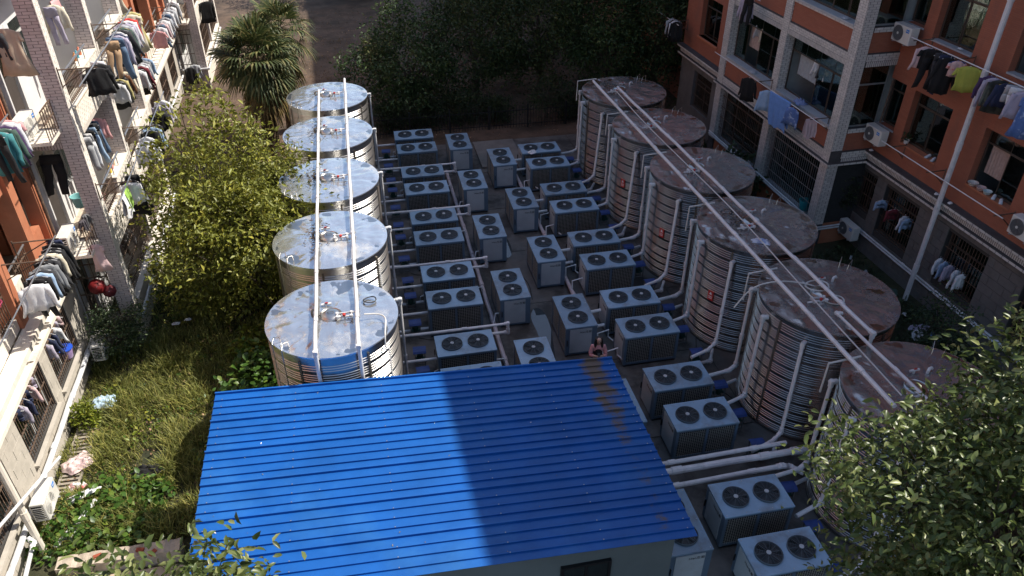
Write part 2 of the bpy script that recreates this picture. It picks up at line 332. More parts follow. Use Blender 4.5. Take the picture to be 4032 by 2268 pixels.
colL = [14.1,15.42,17.47,18.81,20.86,22.18,24.24,25.57,27.63,28.92]
for i, y in enumerate(colL): unit(1.97, y, 0, ['nearest heat pump of the leftmost column, mostly under the blue roof edge'][0] if i == 0 else ('farthest heat pump of the leftmost column, against the back fence' if i == 9 else 'blue-grey twin-fan heat pump, %s from the blue roof in the leftmost column' % ORD[i]), 'heat pumps beside the sunlit tanks')
for i, y in enumerate([14.52,17.83,21.19,24.55,27.9]): unit(3.63, y, R(90), 'heat pump turned end-on, %s from the blue roof in the centre-left column' % ORD[i], 'end-on heat pumps in the yard')
for i, y in enumerate([9.06,12.55,16.22,19.5,22.85,26.2]): unit((5.2,5.13,5.08,5.08,5.05,5.0)[i], y, R(90), ('heat pump half under the blue roof corner, nearest of the centre-right column','heat pump showing a sliver of top plate past the dirty roof edge','end-on heat pump just beyond the blue roof, by the girl in pink')[i] if i < 3 else 'heat pump turned end-on, %s beyond the girl in the centre-right column' % ORD[i-2], 'end-on heat pumps in the yard')
colR = [8.0,9.37,11.8,13.14,15.21,16.56,18.52,19.86,22.0,23.3,25.4,26.72]
for i, y in enumerate(colR): unit(6.66+(22-y)*.019, y, 0, 'blue-grey twin-fan heat pump beside the dark tanks, %s from the bottom of the picture' % ORD[i], 'heat pumps beside the shaded tanks')
def cnt(i, n, a, b):
    return '%s from %s' % (ORD[i], a) if i < n/2 else '%s from %s' % (ORD[n-1-i], b)
# ================================================================ WATER TANKS
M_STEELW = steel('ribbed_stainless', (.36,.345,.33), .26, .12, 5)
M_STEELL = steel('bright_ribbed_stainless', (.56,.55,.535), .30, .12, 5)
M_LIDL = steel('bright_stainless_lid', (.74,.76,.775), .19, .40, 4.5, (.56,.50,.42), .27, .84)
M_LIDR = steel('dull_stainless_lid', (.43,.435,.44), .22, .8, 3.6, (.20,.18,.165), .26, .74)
M_STRIP = mat('seam_strip', (.20,.18,.155), .45, .7, .2, 5)
M_HATCH = steel('hatch_steel', (.55,.53,.50), .3, .05, 10)
M_HOSE = mat('white_hose', (.62,.61,.58), .5)
M_HOSED = mat('black_cable', (.02,.02,.02), .6)
M_LLID = mat('rotting_leaf', (.05,.035,.025), .8, island=.5, col2=(.13,.09,.05), cover=.3)
def tank_body(r, h, seed, m):
    b = MB(); prof = [(r+.035,.0),(r+.035,.06),(r,.065)]; z = .10; rnd = random.Random(seed)
    while z < h-.3:
        for q in range(rnd.choice((3, 4, 4, 5))):
            if z > h-.16: break
            a = .013; prof += [(r,z),(r+a*.7,z+.005),(r+a,z+.011),(r+a*.7,z+.017),(r,z+.022)]; z += .062
        z += .05
    prof += [(r,h-.07),(r+.012,h-.06),(r+.012,h-.03),(r,h-.02),(r,h)]
    b.lathe(prof, 72); return b.mesh('tank_shell', m, smooth=1)
def tank_lid(r, h, seed, m, amp):
    b = MB(); nr, na = 32, 170; R1 = r+.03; vs = []; rnd = random.Random(seed); ph = rnd.random()*50
    def dz(q, a):
        x, y = q*math.cos(a), q*math.sin(a); v = Vector((math.cos(a)*2.3+ph, math.sin(a)*2.3, q*.35))
        rad = .8*noise.noise(v*1.9) + .8*(abs(noise.noise(v*4.6+Vector((x*.8,y*.8,0))))-.25); edge = min(1, max(0, (R1-.02-q)/.10)); mid = min(1, q/.45)
        cr = .7*noise.noise(Vector((x*1.5+ph, y*1.5, 1))) + .5*noise.noise(Vector((x*3.3, y*3.3+ph, 2))) + .35*(abs(noise.noise(Vector((x*4.5+ph, y*4.5, 4))))-.2)
        return edge*(.62*amp*rad*(.35+.65*mid)*q/r + 1.0*amp*cr) + .05*(1-(q/R1)**2)
    for i in range(nr+1):
        q = R1*(i/nr)**.85
        for j in range(na): a = 2*math.pi*j/na; vs.append((q*math.cos(a), q*math.sin(a), h + dz(q, a)))
    fs = [(i*na+j, (i+1)*na+j, (i+1)*na+(j+1)%na, i*na+(j+1)%na) for i in range(nr) for j in range(na)]
    n0 = len(vs); vs += [(R1*math.cos(2*math.pi*j/na), R1*math.sin(2*math.pi*j/na), h-.035) for j in range(na)]
    fs += [(nr*na+j, n0+j, n0+(j+1)%na, nr*na+(j+1)%na) for j in range(na)]
    b.add(vs, fs); return b.mesh('tank_lid', m, smooth=1, recalc=False)
def rect_loop(b, c, w, d, r):
    x, y, z = c; b.tube([(x-w/2,y-d/2,z),(x+w/2,y-d/2,z),(x+w/2,y+d/2,z),(x-w/2,y+d/2,z),(x-w/2,y-d/2,z)], r, 8)
    for i, (u, v) in enumerate(((-1,-1),(1,-1),(1,1),(-1,1))): b.lathe([(r*1.45,-r*1.3),(r*1.45,r*1.3)], 8, (x+u*w/2, y+v*d/2, z))
def make_tank(r, h, side, i, label, group, x, y):
    t = thing('water_tank', label, 'water tank', (x, y, .022), 0, group)
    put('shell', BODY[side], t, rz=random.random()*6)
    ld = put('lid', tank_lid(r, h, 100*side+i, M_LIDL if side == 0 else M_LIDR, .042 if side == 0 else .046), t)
    for q in range(4 if side else 6):
        b = MB(); a = (i*.37 + q*2*math.pi/(4 if side else 6)); c, s_ = math.cos(a), math.sin(a); m = Matrix.Rotation(a, 3, 'Z'); b.obox((c*(r+.014), s_*(r+.014), h*.49), (.012,.05,h*.93), m); b.build('seam_strip', M_STRIP, t)
    # manhole with a dished cover and handle
    hx, hy = ((-.02, -.02) if side == 0 else (-.16, .05))
    b = MB(); b.lathe([(.235,-.06),(.235,.03),(.215,.045),(.20,.032),(.17,.05),(.09,.062),(0.01,.064)], 32, (hx,hy,h+.055)); hm = b.build('manhole', M_HATCH, t, smooth=True)
    b = MB(); b.tube([(hx-.06,hy,h+.10),(hx-.06,hy,h+.145),(hx+.06,hy,h+.145),(hx+.06,hy,h+.10)], .009, 6); b.build('handle', M_STRIP, hm)
    # float valve loop between the manhole and the supply pipe
    b = MB(); ux, uy = (.27, -.17) if side == 0 else (-.42, -.30); rect_loop(b, (ux, uy, h+.13), .30, .13, .024)
    b.tube([(ux-.2, uy-.065, h+.13), (ux-.32, uy-.065, h+.13)] if side else [(ux+.15, uy+.065, h+.13), (ux+.32, uy+.065, h+.15)], .022, 8)
    b.tube([(ux, uy-.065, h+.13), (ux, uy-.065, h-.01)], .022, 8); vp = b.build('float_valve', M_PVC, t, smooth=True)
    b = MB(); b.lathe([(.028,0),(.036,.02),(.036,.05),(.015,.06)], 12, (ux, uy-.065, h+.15)); b.build('red_cap', M_RED, vp, smooth=True)
    # vent elbow, overflow stub
    vx, vy = (-.42, .12) if side == 0 else (.35, .42)
    b = MB(); b.tube([(vx,vy,h-.01),(vx,vy,h+.1),(vx+.03,vy+.02,h+.13),(vx+.09,vy+.04,h+.13),(vx+.12,vy+.05,h+.09)], .03, 8); b.build('vent', M_STRIP if side == 0 else M_PVC, t, smooth=True)
    # second ball valve near the other pipe
    bx, by = (-.12, .34) if side == 0 else (.08, .48)
    b = MB(); b.tube([(bx-.1,by,h+.1),(bx+.12,by+.02,h+.1)], .026, 8); b.tube([(bx,by,h),(bx,by,h+.1)], .022, 8); bv = b.build('ball_valve', M_PVC, t, smooth=True)
    b = MB(); b.box(bx-.015, bx+.05, by-.012, by+.012, h+.13, h+.15); b.build('red_lever', M_RED, bv)
    if (side, i) in ((0,1),(0,2),(0,3),(1,2),(1,5)):      # wet leaves blown against the pipes
        g = random.Random(i+side*7); lf = MB()
        for q in range(130):
            x, y = g.gauss(-.36 if side == 0 else -.5, .16), g.gauss(.1, .38); a = g.uniform(0,6.3); l = g.uniform(.015,.05); c, s_ = math.cos(a)*l, math.sin(a)*l; z = h+.075+g.random()*.02
            if x*x+y*y < (r-.2)**2: lf.add([(x-c,y-s_,z),(x-s_*.5,y+c*.5,z+.012),(x+c,y+s_,z),(x+s_*.5,y-c*.5,z+.01)], [(0,1,2,3)])
        lf.build('leaf_litter', M_LLID, ld, recalc=False, kind='stuff')
    if side == 0:
        # ladder rails hooked over the rim
        lad = thing_part = None
        for q, a in ((0, R(214)), (1, R(226))):
            c, s_ = math.cos(a), math.sin(a); b = MB()
            b.tube([(c*(r-.12), s_*(r-.12), h+.02),(c*(r-.10), s_*(r-.10), h+.16),(c*(r+.02), s_*(r+.02), h+.2),(c*(r+.075), s_*(r+.075), h+.1),(c*(r+.08), s_*(r+.08), h-.4),(c*(r+.08), s_*(r+.08), .3)], .011, 6)
            rail = b.build('ladder_rail', M_HATCH, t, smooth=True)
        for z in np.arange(.5, h-.1, .27):
            b = MB(); b.tube([((r+.08)*math.cos(R(214)), (r+.08)*math.sin(R(214)), z), ((r+.08)*math.cos(R(226)), (r+.08)*math.sin(R(226)), z)], .009, 6); b.build('ladder_rung', M_HATCH, t)
    else:
        for q in (0, 1):
            b = MB(); a = R(40+q*9); c, s_ = math.cos(a), math.sin(a); b.tube([(c*(r-.25), s_*(r-.25), h+.02),(c*(r-.2), s_*(r-.2), h+.14),(c*(r+.03), s_*(r+.03), h+.17),(c*(r+.07), s_*(r+.07), h-.1),(c*(r+.07), s_*(r+.07), h-1.6)], .007, 6); b.build('ladder_rail', M_HATCH, t, smooth=True)
        if i in (2, 3, 4):
            b = MB(); n = 6; a0 = R(205); z0, z1 = 1.42, 1.72
            vs = [((r+.03)*math.cos(a0+q*.022), (r+.03)*math.sin(a0+q*.022), z) for z in (z0, z1) for q in range(n)]; b.add(vs, [(q, q+1, n+q+1, n+q) for q in range(n-1)])
            sg = b.build('red_sign', mat('red_sign', (.50,.035,.03), .5, var=.1), t, recalc=False)
            b = MB(); am = a0+.055; c, s_ = math.cos(am), math.sin(am); rr = r+.036; tx, ty = -s_, c
            P = lambda u, z: (rr*c+tx*u, rr*s_+ty*u, z)
            b.add([P(-.05,1.60),P(.05,1.60),P(0,1.69)], [(0,1,2)]); b.add([P(-.06,1.53),P(.06,1.53),P(.06,1.55),P(-.06,1.55)], [(0,1,2,3)]); b.add([P(-.06,1.48),P(.06,1.48),P(.06,1.50),P(-.06,1.50)], [(0,1,2,3)])
            b.build('sign_print', M_TEXTW, sg, recalc=False)
    return t
RL, HL, RR, HR = 1.39, 3.30, 1.515, 3.20
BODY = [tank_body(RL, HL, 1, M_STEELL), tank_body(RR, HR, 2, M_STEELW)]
tankL = [(-1.09, 14.0+3.374*i) for i in range(5)]
tankR = [(10.018-.106*i, 12.762+3.355*i) for i in range(-1, 5)]
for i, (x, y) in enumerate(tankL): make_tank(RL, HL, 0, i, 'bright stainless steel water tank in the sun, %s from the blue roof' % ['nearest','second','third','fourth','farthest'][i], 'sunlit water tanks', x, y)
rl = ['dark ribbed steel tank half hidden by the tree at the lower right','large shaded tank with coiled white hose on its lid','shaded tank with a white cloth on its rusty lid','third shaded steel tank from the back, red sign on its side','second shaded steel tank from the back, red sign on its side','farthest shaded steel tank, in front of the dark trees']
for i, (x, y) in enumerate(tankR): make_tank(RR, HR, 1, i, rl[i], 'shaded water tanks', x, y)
# ================================================================ PIPEWORK
def pipe(t, pts, r, m=None, name='pipe', fit=True, n=10):
    """a PVC run: tube along pts, a fitting on every bend and a collar on long straights"""
    pp = []
    for p, q in zip(pts, pts[1:]):      # long runs sag a little between their supports
        pp.append(p); L0 = (Vector(q)-Vector(p)).length; k0 = int(L0/.8) if L0 > 2.4 and abs(q[2]-p[2]) < .3*L0 else 0
        for j in range(1, k0): c = Vector(p).lerp(Vector(q), j/k0); pp.append((c.x+.008*math.sin(j*2.1+L0), c.y, c.z-.012*abs(math.sin(j*1.05))))
    pp.append(pts[-1]); b = MB(); b.tube(pp, r, n); o = b.build(name, m or M_PVC, t, smooth=True); b = MB(); used_ = False
    for i, p in enumerate(pts):
        P = Vector(p)
        if fit and 0 < i < len(pts)-1:
            for q in (pts[i-1], pts[i+1]):
                d = (Vector(q)-P).normalized(); b.tube([P-d*r*1.0, P+d*r*2.4], r*1.22, n); used_ = True
        if i < len(pts)-1:
            Q = Vector(pts[i+1]); L_ = (Q-P).length; k_ = int(L_/1.7)
            for j in range(k_): c = P+(Q-P)*((j+.6)/k_ if k_ else .5); d = (Q-P).normalized(); b.tube([c-d*r*1.6, c+d*r*1.6], r*1.16, n); used_ = True
    if used_: b.build('collars', m or M_PVC, o, smooth=True, kind='stuff')
    return o
# overhead supply pipes on the tank lids
def overhead(label, pts, r=.052):
    t = thing('overhead_pipe', label, 'pipe', pts[0], 0, 'supply pipes over the tanks'); o = Vector(pts[0]); pipe(t, [tuple(Vector(p)-o) for p in pts], r); return t
zL = HL+.20
overhead('long white pipe over the sunlit tanks, further from the heat pumps', [(-1.42,12.575,.3),(-1.42,12.575,zL),(-1.36,27.6,zL)], .042)
overhead('long white pipe over the sunlit tanks, nearer the heat pumps', [(-.56,12.62,.3),(-.56,12.62,zL),(-.43,28.5,zL+.05)], .042)
zR = HR+.28
overhead('long white pipe over the shaded tanks, nearer the heat pumps', [(9.06,8.9,zR),(8.56,26.7,zR)], .048)
ov2 = overhead('long white pipe over the shaded tanks, nearer the red brick block', [(9.93,10.95,.2),(9.93,10.95,zR),(9.24,25.9,zR)], .046)
overhead('thinner white pipe from tee to the nearest shaded tank', [(9.72,11.75,zR-.02),(9.60,11.78,zR-.02),(9.86,8.6,zR-.06)], .036)
# thin hose strung along the shaded tanks, and loose hose on lids
def hose(label, pts, r, m, name='hose'):
    P = [Vector(p) for p in pts]
    for _ in range(2):
        Q = [P[0]]
        for a, b_ in zip(P, P[1:]): Q += [a*.75+b_*.25, a*.25+b_*.75]
        P = Q+[P[-1]]
    b = MB(); b.tube([tuple(p-P[0]) for p in P], r, 6); return tag(b.build(name, m, None, tuple(P[0]), smooth=True), label, 'hose')
hose('thin white hose strung between the two pipes over the shaded tanks', [(9.05,25.6,zR+.02),(9.12,22.7,HR+.22),(9.3,19.6,HR+.2),(9.45,16.2,HR+.22),(9.42,12.9,HR+.2),(9.42,9.2,HR+.22)], .016, M_HOSE)
hose('white hose arched over the rim of the large shaded tank', [(8.05,13.3,HR-.45),(8.35,13.25,HR+.12),(8.9,13.2,HR+.26),(9.5,13.1,HR+.2),(9.9,12.95,HR+.1)], .018, M_HOSE)
def coil(label, c, r, n, m, hr=.014):
    b = MB(); pts = []
    for i in range(int(n*18)): a = i*2*math.pi/18; q = r*(1+.10*math.sin(i*.31)); pts.append((q*math.cos(a), q*.8*math.sin(a), .02+.008*(i/18)+.01*math.sin(i*.7)))
    b.tube(pts, hr, 5); return tag(b.build('coiled_hose', m, None, c, smooth=True), label, 'hose')
coil('coiled white hose lying on the large shaded tank lid', (10.0,12.45,HR+.05), .22, 3.2, M_HOSE)
coil('coiled white tube around the manhole of the large shaded tank', (9.85,12.95,HR+.12), .27, 1.6, M_HOSE, .02)
coil('tangled black cable on the nearest sunlit tank lid', (-.25,14.35,HL+.07), .14, 4.3, M_HOSED, .008)
coil('loop of dark wire on the shaded tank with a white cloth', (9.35,16.75,HR+.06), .16, 1.2, M_HOSED, .008)
hose('white tube bent over the rim of the nearest sunlit tank', [(-.4,13.7,HL+.2),(-.1,13.75,HL+.14),(.05,13.62,HL+.12),(.02,13.3,HL+.1),(-.02,13.05,HL+.03),(-.02,13.0,HL-.3)], .017, M_HOSE)
# vertical and horizontal runs, one pipework for each tank
for i, (tx, ty) in enumerate(tankL):
    t = thing('tank_pipework', 'white pipes linking heat pumps with the %s sunlit tank from the blue roof' % ['first','second','third','fourth','fifth'][i], 'pipework', (tx, ty, 0), 0, 'pipework of the sunlit tanks')
    def A(*p): return [(x-tx, y-ty, z) for x, y, z in p]
    vx, vy = .42, ty+.88
    pipe(t, A((vx-.16,vy,2.95),(vx,vy,2.95),(vx,vy,.10)), .042)
    pipe(t, A((.02,ty-.78,2.9),(.05,ty-.80,.12)), .045)
    yl = ty+2.27
    if i < 5 and yl < 29: pipe(t, A((vx-.1,yl,.80),(3.25,yl,.80),(3.25,yl-.02,.55)), .04); pipe(t, A((2.75,yl+.12,.42),(3.28,yl+.12,.42),(3.28,yl+.12,.62)), .045)
    for q, (py, z) in enumerate(((ty+.07,.62),(ty+1.36,.66),(ty+3.3 if i < 4 else ty+3.1,.62))[:2]):
        pipe(t, A((vx-.15,py,z),(1.22,py,z)), .036); pipe(t, A((vx-.2,py-.22,.22),(.72,py-.22,.22)), .04); pipe(t, A((.95,py-.22,.24),(1.2,py-.22,.24)), .04)
    # small white condensate link
    pipe(t, A((1.1,ty+1.2,.25),(1.12,ty+1.1,.45),(1.22,ty+1.1,.5)), .018, fit=False)
M_PUMP = mat('green_pump', (.018,.075,.06), .5, var=.2, scale=9); M_COVER = mat('blue_sheet_cover', (.018,.048,.19), .55, var=.2, scale=5); M_STAND = mat('grey_stand', (.16,.17,.17), .6)
def make_pump():
    t = thing('circulation_pump', 'pump', 'pump')
    b = MB(); b.lathe([(.06,0),(.07,.02),(.07,.16),(.055,.18),(.055,.2)], 14, (0,0,.16)); b.tube([(-.13,0,.2),(.13,0,.2)], .045, 10)
    for q in range(10): a = q*math.pi/5; b.obox((.074*math.cos(a), .074*math.sin(a), .26), (.02,.006,.12), Matrix.Rotation(a,3,'Z'))
    b.build('motor', M_PUMP, t, smooth=True)
    b = MB()
    for x in (-.13,.13):
        for y in (-.09,.09): b.box(x-.012, x+.012, y-.012, y+.012, 0, .47)
    b.box(-.14,.14,-.1,-.085,.05,.07); b.box(-.14,.14,.085,.1,.05,.07); b.build('stand', M_STAND, t)
    b = MB(); prof = [(-.15,-.035),(-.11,.01),(-.04,.028),(.04,.028),(.11,.01),(.15,-.035)]
    b.loft([[(x, y, .49+z) for y, z in prof]+[(x, y, .483+z) for y, z in reversed(prof)] for x in (-.17,0,.17)]); b.build('cover', M_COVER, t); return t
PU = make_pump(); first = [1]
def pump(x, y, label, grp, rz=0):
    o = PU if first[0] else copy_tree(PU); first[0] = 0; place(o, (x, y, .022), rz, label); o['group'] = grp
pl = sorted([ty-.15+q for tx, ty in tankL for q in (0., 1.33)] + [ty+2.0 for tx, ty in tankL[:4]])
for i, y in enumerate(pl): pump(.83, y, 'blue-covered pump by the sunlit tanks, %s' % (cnt(i, len(pl), 'the blue roof', 'the back fence')), 'covered pumps by the sunlit tanks', R(random.uniform(-4,4)))
for i, (tx, ty) in enumerate(tankR):
    t = thing('tank_pipework', 'white pipes climbing the side of the %s shaded tank from the bottom of the picture' % ORD[i], 'pipework', (tx, ty, 0), 0, 'pipework of the shaded tanks')
    def A(*p): return [(x-tx, y-ty, z) for x, y, z in p]
    x1 = tx-RR-.13; xw = 7.55+(22-ty)*.019
    pipe(t, A((x1+.35,ty+.83,2.98),(x1+.22,ty+.83,2.98),(x1+.22,ty+.83,.66),(x1-.0,ty+.72,.62),(xw,ty+.62,.62)), .047)
    pipe(t, A((x1+.12,ty-.2,2.95),(x1,ty-.2,2.95),(x1-.02,ty-.2,.60),(xw,ty-.42,.60)), .047)
    pipe(t, A((x1+.55,ty-1.1,2.85),(x1+.48,ty-1.15,2.85),(x1+.18,ty-1.62,.72),(x1-.05,ty-1.72,.58),(xw,ty-1.92,.58)), .044)
    pipe(t, A((x1+.3,ty-1.32,.22),(x1+.05,ty-1.75,.22),(xw+.25,ty-1.8,.22)), .045)
    pipe(t, A((x1+.25,ty+.72,.26),(xw+.3,ty+.55,.26)), .045)
    pipe(t, A((x1+.9,ty+1.05,HR+.16),(x1+.16,ty+1.0,HR+.14),(x1+.14,ty+.98,2.6)), .022, M_HOSE, fit=False)
    for q, dy in enumerate((.42,-.62,-1.62)): pump(xw+.28, ty+dy, 'blue-covered pump by the shaded tanks, %s' % cnt(3*i+2-q, 18, 'the picture bottom', 'the back fence'), 'covered pumps by the shaded tanks', R(random.uniform(-5,5)))
# mains on the yard floor
t = thing('main_pipe', 'long pinkish main pipe on the yard floor between the left heat pumps', 'pipe', (3.0,12.7,0)); pipe(t, [(.04,0,.16),(0,14.4,.16)], .06, M_PVC2)
for q, y in enumerate(np.arange(1.0, 14, 1.69)):
    pipe(t, [(0,y,.2),(-.04,y,.34),(-.26,y,.34)] if q % 2 else [(0,y,.2),(.1,y+.2,.42),(.2,y+.2,.42)], .02, M_PVC, 'branch', fit=False)
t = thing('main_pipe', 'pinkish main pipe on the floor between the centre-right and right heat pumps', 'pipe', (5.62,13.3,0)); pipe(t, [(.02,0,.16),(-.05,12.9,.16)], .06, M_PVC2)
for q, y in enumerate((1.6,2.4,5.0,5.75,8.3,9.1,11.7)):
    pipe(t, [(0,y,.2),(.02,y+.1,.45),(.35,y+.16,.48),(.35,y+.16,.25),(.5,y-.1,.2)], .022, M_PVC, 'branch', fit=False)
t = thing('floor_pipe', 'pair of thick pale pipes leaving the shed towards the nearest shaded tank', 'pipe', (4.6,10.6,0))
pipe(t, [(0,-.02,.66),(4.1,.0,.66),(4.25,.0,.66)], .075); pipe(t, [(0,.16,.72),(3.9,.22,.72)], .05)
t = thing('floor_pipe', 'single white pipe in front of the thick pair, near the shed corner', 'pipe', (4.6,10.2,0)); pipe(t, [(0,0,.62),(3.55,.08,.62),(3.75,.08,.55),(3.95,-.15,.55)], .055)
for y in (22.85-.3, 19.5-.3, 16.22-.3, 26.2-.3):
    for dz in (.7,.38):
        pass
for i, y in enumerate((26.2,22.85,19.5,16.22)):
    t = thing('link_pipe', 'pair of short white pipes joining end-on heat pump %s from the fence to its neighbour' % ORD[i], 'pipe', (5.51,y,0), 0, 'link pipes between heat pumps'); pipe(t, [(0,.25,.68),(.42,.3,.68)], .045); pipe(t, [(0,-.12,.45),(.42,-.08,.45)], .045)

# loose cables on the yard floor
for i, P in enumerate(([(.9,17.1,.03),(1.3,16.9,.03),(2.6,16.75,.03),(3.3,16.9,.03)],[(7.9,17.4,.03),(8.4,17.0,.03),(8.7,16.2,.03),(8.3,15.2,.03)],[(4.2,19.9,.03),(4.5,19.2,.03),(4.4,18.3,.03)],[(7.7,13.9,.03),(8.3,13.4,.03),(8.5,12.6,.03),(8.0,12.3,.03)],[(1.0,20.4,.03),(1.3,20.2,.03),(2.8,20.1,.03)],[(5.75,14.6,.03),(5.9,13.6,.03),(5.75,12.3,.03)])):
    hose('black cable on the yard floor, %s' % ['beside the nearest left heat pumps','at the foot of the tank with a cloth','between the two end-on columns','at the foot of the large shaded tank','beside the second sunlit tank','behind the blue roof corner'][i], P, .012, M_HOSED, 'cable')
# ================================================================ BUILDINGS
M_ORANGE = brickmat('orange_brick_tile', (.37,.125,.07), (.33,.105,.058), (.26,.10,.065), .22, .052, .006, .75)
M_ORPAINT = mat('orange_render', (.44,.165,.085), .8, var=.10, scale=3, bump=.1, col2=(.40,.12,.055), cover=.35)
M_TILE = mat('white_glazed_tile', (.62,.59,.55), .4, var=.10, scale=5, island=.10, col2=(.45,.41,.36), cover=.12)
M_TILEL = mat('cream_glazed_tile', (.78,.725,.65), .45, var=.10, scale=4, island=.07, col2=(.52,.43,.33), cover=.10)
M_TILESH = mat('shade_toned_tile', (.60,.53,.505), .5, var=.10, scale=4, island=.10, col2=(.40,.33,.31), cover=.15)  # shade of the camera-facing sides painted into the tile colour
M_GROUT = mat('dark_grout', (.07,.065,.065), .9, var=.2)
M_GROUTP = mat('warm_grout', (.23,.20,.185), .9, var=.2)
M_GROUTL = mat('cream_grout', (.40,.33,.25), .9, var=.2)
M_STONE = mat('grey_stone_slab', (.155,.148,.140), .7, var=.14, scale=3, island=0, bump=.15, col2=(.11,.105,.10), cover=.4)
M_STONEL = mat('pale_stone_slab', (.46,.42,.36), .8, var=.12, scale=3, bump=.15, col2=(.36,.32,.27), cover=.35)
M_JOINT = mat('joint_mortar', (.06,.056,.052), .95)
M_CREAM = mat('cream_wall_tile', (.75,.69,.60), .55, var=.12, scale=4, bump=.08, col2=(.42,.33,.24), cover=.30, detail=8, stretch=(1,1,.22))
M_PLASTER = mat('white_plaster', (.66,.65,.64), .85, var=.06, scale=1.5, col2=(.52,.50,.47), cover=.25)
M_ROOM = mat('room_plaster', (.40,.39,.37), .9, var=.1)
M_DARK = mat('dark_interior', (.03,.03,.03), .9)
M_ALU = mat('brown_aluminium', (.085,.065,.052), .45, .2)
M_ALUG = mat('grey_aluminium', (.30,.31,.31), .4, .4)
M_SILL = mat('pale_sill', (.42,.43,.44), .6, var=.1)
def seeglass():
    m = bpy.data.materials.new('window_glass'); m.use_nodes = True; nt = m.node_tree; L = nt.links.new; out = nt.nodes['Material Output']; nt.nodes.remove(nt.nodes['Principled BSDF'])
    tr = nt.nodes.new('ShaderNodeBsdfTransparent'); tr.inputs[0].default_value = (.36,.44,.42,1); gl = nt.nodes.new('ShaderNodeBsdfGlossy'); gl.inputs['Roughness'].default_value = .04; gl.inputs[0].default_value = (.85,.95,.92,1)
    lw = nt.nodes.new('ShaderNodeLayerWeight'); lw.inputs[0].default_value = .35; nz = node(nt, 'ShaderNodeTexNoise', Scale=1.7); bp = node(nt, 'ShaderNodeBump', Strength=.06, Distance=.05); L(nz.outputs[0], bp.inputs['Height']); L(bp.outputs[0], gl.inputs['Normal'])
    mr = node(nt, 'ShaderNodeMapRange'); mr.inputs[3].default_value = .10; mr.inputs[4].default_value = .75; L(lw.outputs['Fresnel'], mr.inputs[0])
    ms = nt.nodes.new('ShaderNodeMixShader'); L(mr.outputs[0], ms.inputs[0]); L(tr.outputs[0], ms.inputs[1]); L(gl.outputs[0], ms.inputs[2]); L(ms.outputs[0], out.inputs[0]); return m
M_GLASS = seeglass()
class Frame:
    def __init__(s, ox, oy, ang, side):
        a = R(ang); s.o = (ox, oy, 0); s.e = (math.sin(a), math.cos(a)); s.n = (-math.cos(a), math.sin(a)) if side == 'R' else (math.cos(a), -math.sin(a)); s.ang = a; s.side = side
    def __call__(s, q, t, z): return (q*s.e[0]+t*s.n[0], q*s.e[1]+t*s.n[1], z)
    def w(s, q, t, z): p = s(q, t, z); return (p[0]+s.o[0], p[1]+s.o[1], z)
    def rz(s): return -s.ang + (R(-90) if s.side == 'R' else R(90))       # turns a thing that faces -y to face out of the facade
FR, FL = Frame(15.65, 16, -2.2, 'R'), Frame(-6.48, 18.6, -1.3, 'L')
def holes(b, s0, s1, z0, z1, t0, t1, hs, axis='s', fixed=None):
    """wall slab with rectangular openings hs = (a0,a1,z0,z1)"""
    A = sorted({s0, s1, *[min(max(h[i], s0), s1) for h in hs for i in (0, 1)]}); Z = sorted({z0, z1, *[min(max(h[i], z0), z1) for h in hs for i in (2, 3)]})
    for j in range(len(Z)-1):
        run = None
        for i in range(len(A)-1):
            c = ((A[i]+A[i+1])/2, (Z[j]+Z[j+1])/2); solid = not any(h[0] < c[0] < h[1] and h[2] < c[1] < h[3] for h in hs)
            if solid: run = A[i] if run is None else run
            if run is not None and (not solid or i == len(A)-2):
                e = A[i+1] if solid else A[i]
                b.box(run, e, t0, t1, Z[j], Z[j+1]) if axis == 's' else b.box(t0, t1, run, e, Z[j], Z[j+1]); run = None
class Tiler:
    def __init__(s, fr, parent, limit, m): s.fr = fr; s.par = parent; s.left = limit; s.rest = MB(fr); s.cache = {}; s.m = m; s.mrest = [m]
    def field(s, part, face, a0, a1, z0, z1, off, L=.215, h=.062, pu=.226, pz=.0695, th=.008, m=None, vert=False, dirn=1):
        """running-bond tiles; face 's' = facade plane (a runs along s, off = t), 't' = return face (a runs along t, off = s); dirn = outward sign"""
        if vert: L, h, pu, pz = .052, z1-z0-.012, .0655, z1-z0
        m = m or s.m
        if m not in s.mrest: s.mrest.append(m)
        s.rest.k = s.mrest.index(m); row = 0; z = z0
        while z + h <= z1 + .004:
            a = a0 - (pu/2 if row % 2 and not vert else 0)
            while a < a1-.015:
                u0, u1 = max(a, a0)+.004, min(a+L, a1)-.004
                if u1-u0 > .02:
                    w_ = u1-u0; o0, o1 = (off, off+dirn*th)
                    if s.left > 0 and part is not None:
                        key = (face, round(w_, 3), round(h, 3), dirn, m.name)
                        if key not in s.cache:
                            b = MB(s.fr); b.box(0, w_, 0, dirn*th, 0, h) if face == 's' else b.box(0, dirn*th, 0, w_, 0, h); s.cache[key] = b.mesh('tile', m)
                        put('tile', s.cache[key], part, s.fr(u0, off, z) if face == 's' else s.fr(off, u0, z)); s.left -= 1
                    else:
                        s.rest.box(u0, u1, min(o0,o1), max(o0,o1), z, z+h) if face == 's' else s.rest.box(min(o0,o1), max(o0,o1), u0, u1, z, z+h)
                a += pu
            z += pz; row += 1
    def done(s, name='small_tiles'): s.rest.build(name, s.mrest, s.par, kind='stuff')
cr_ = random.Random(3); CURT = [mat('curtain_%d' % i, c, .9, var=.15, scale=8) for i, c in enumerate(((.55,.54,.50),(.36,.40,.42),(.45,.34,.30)))]
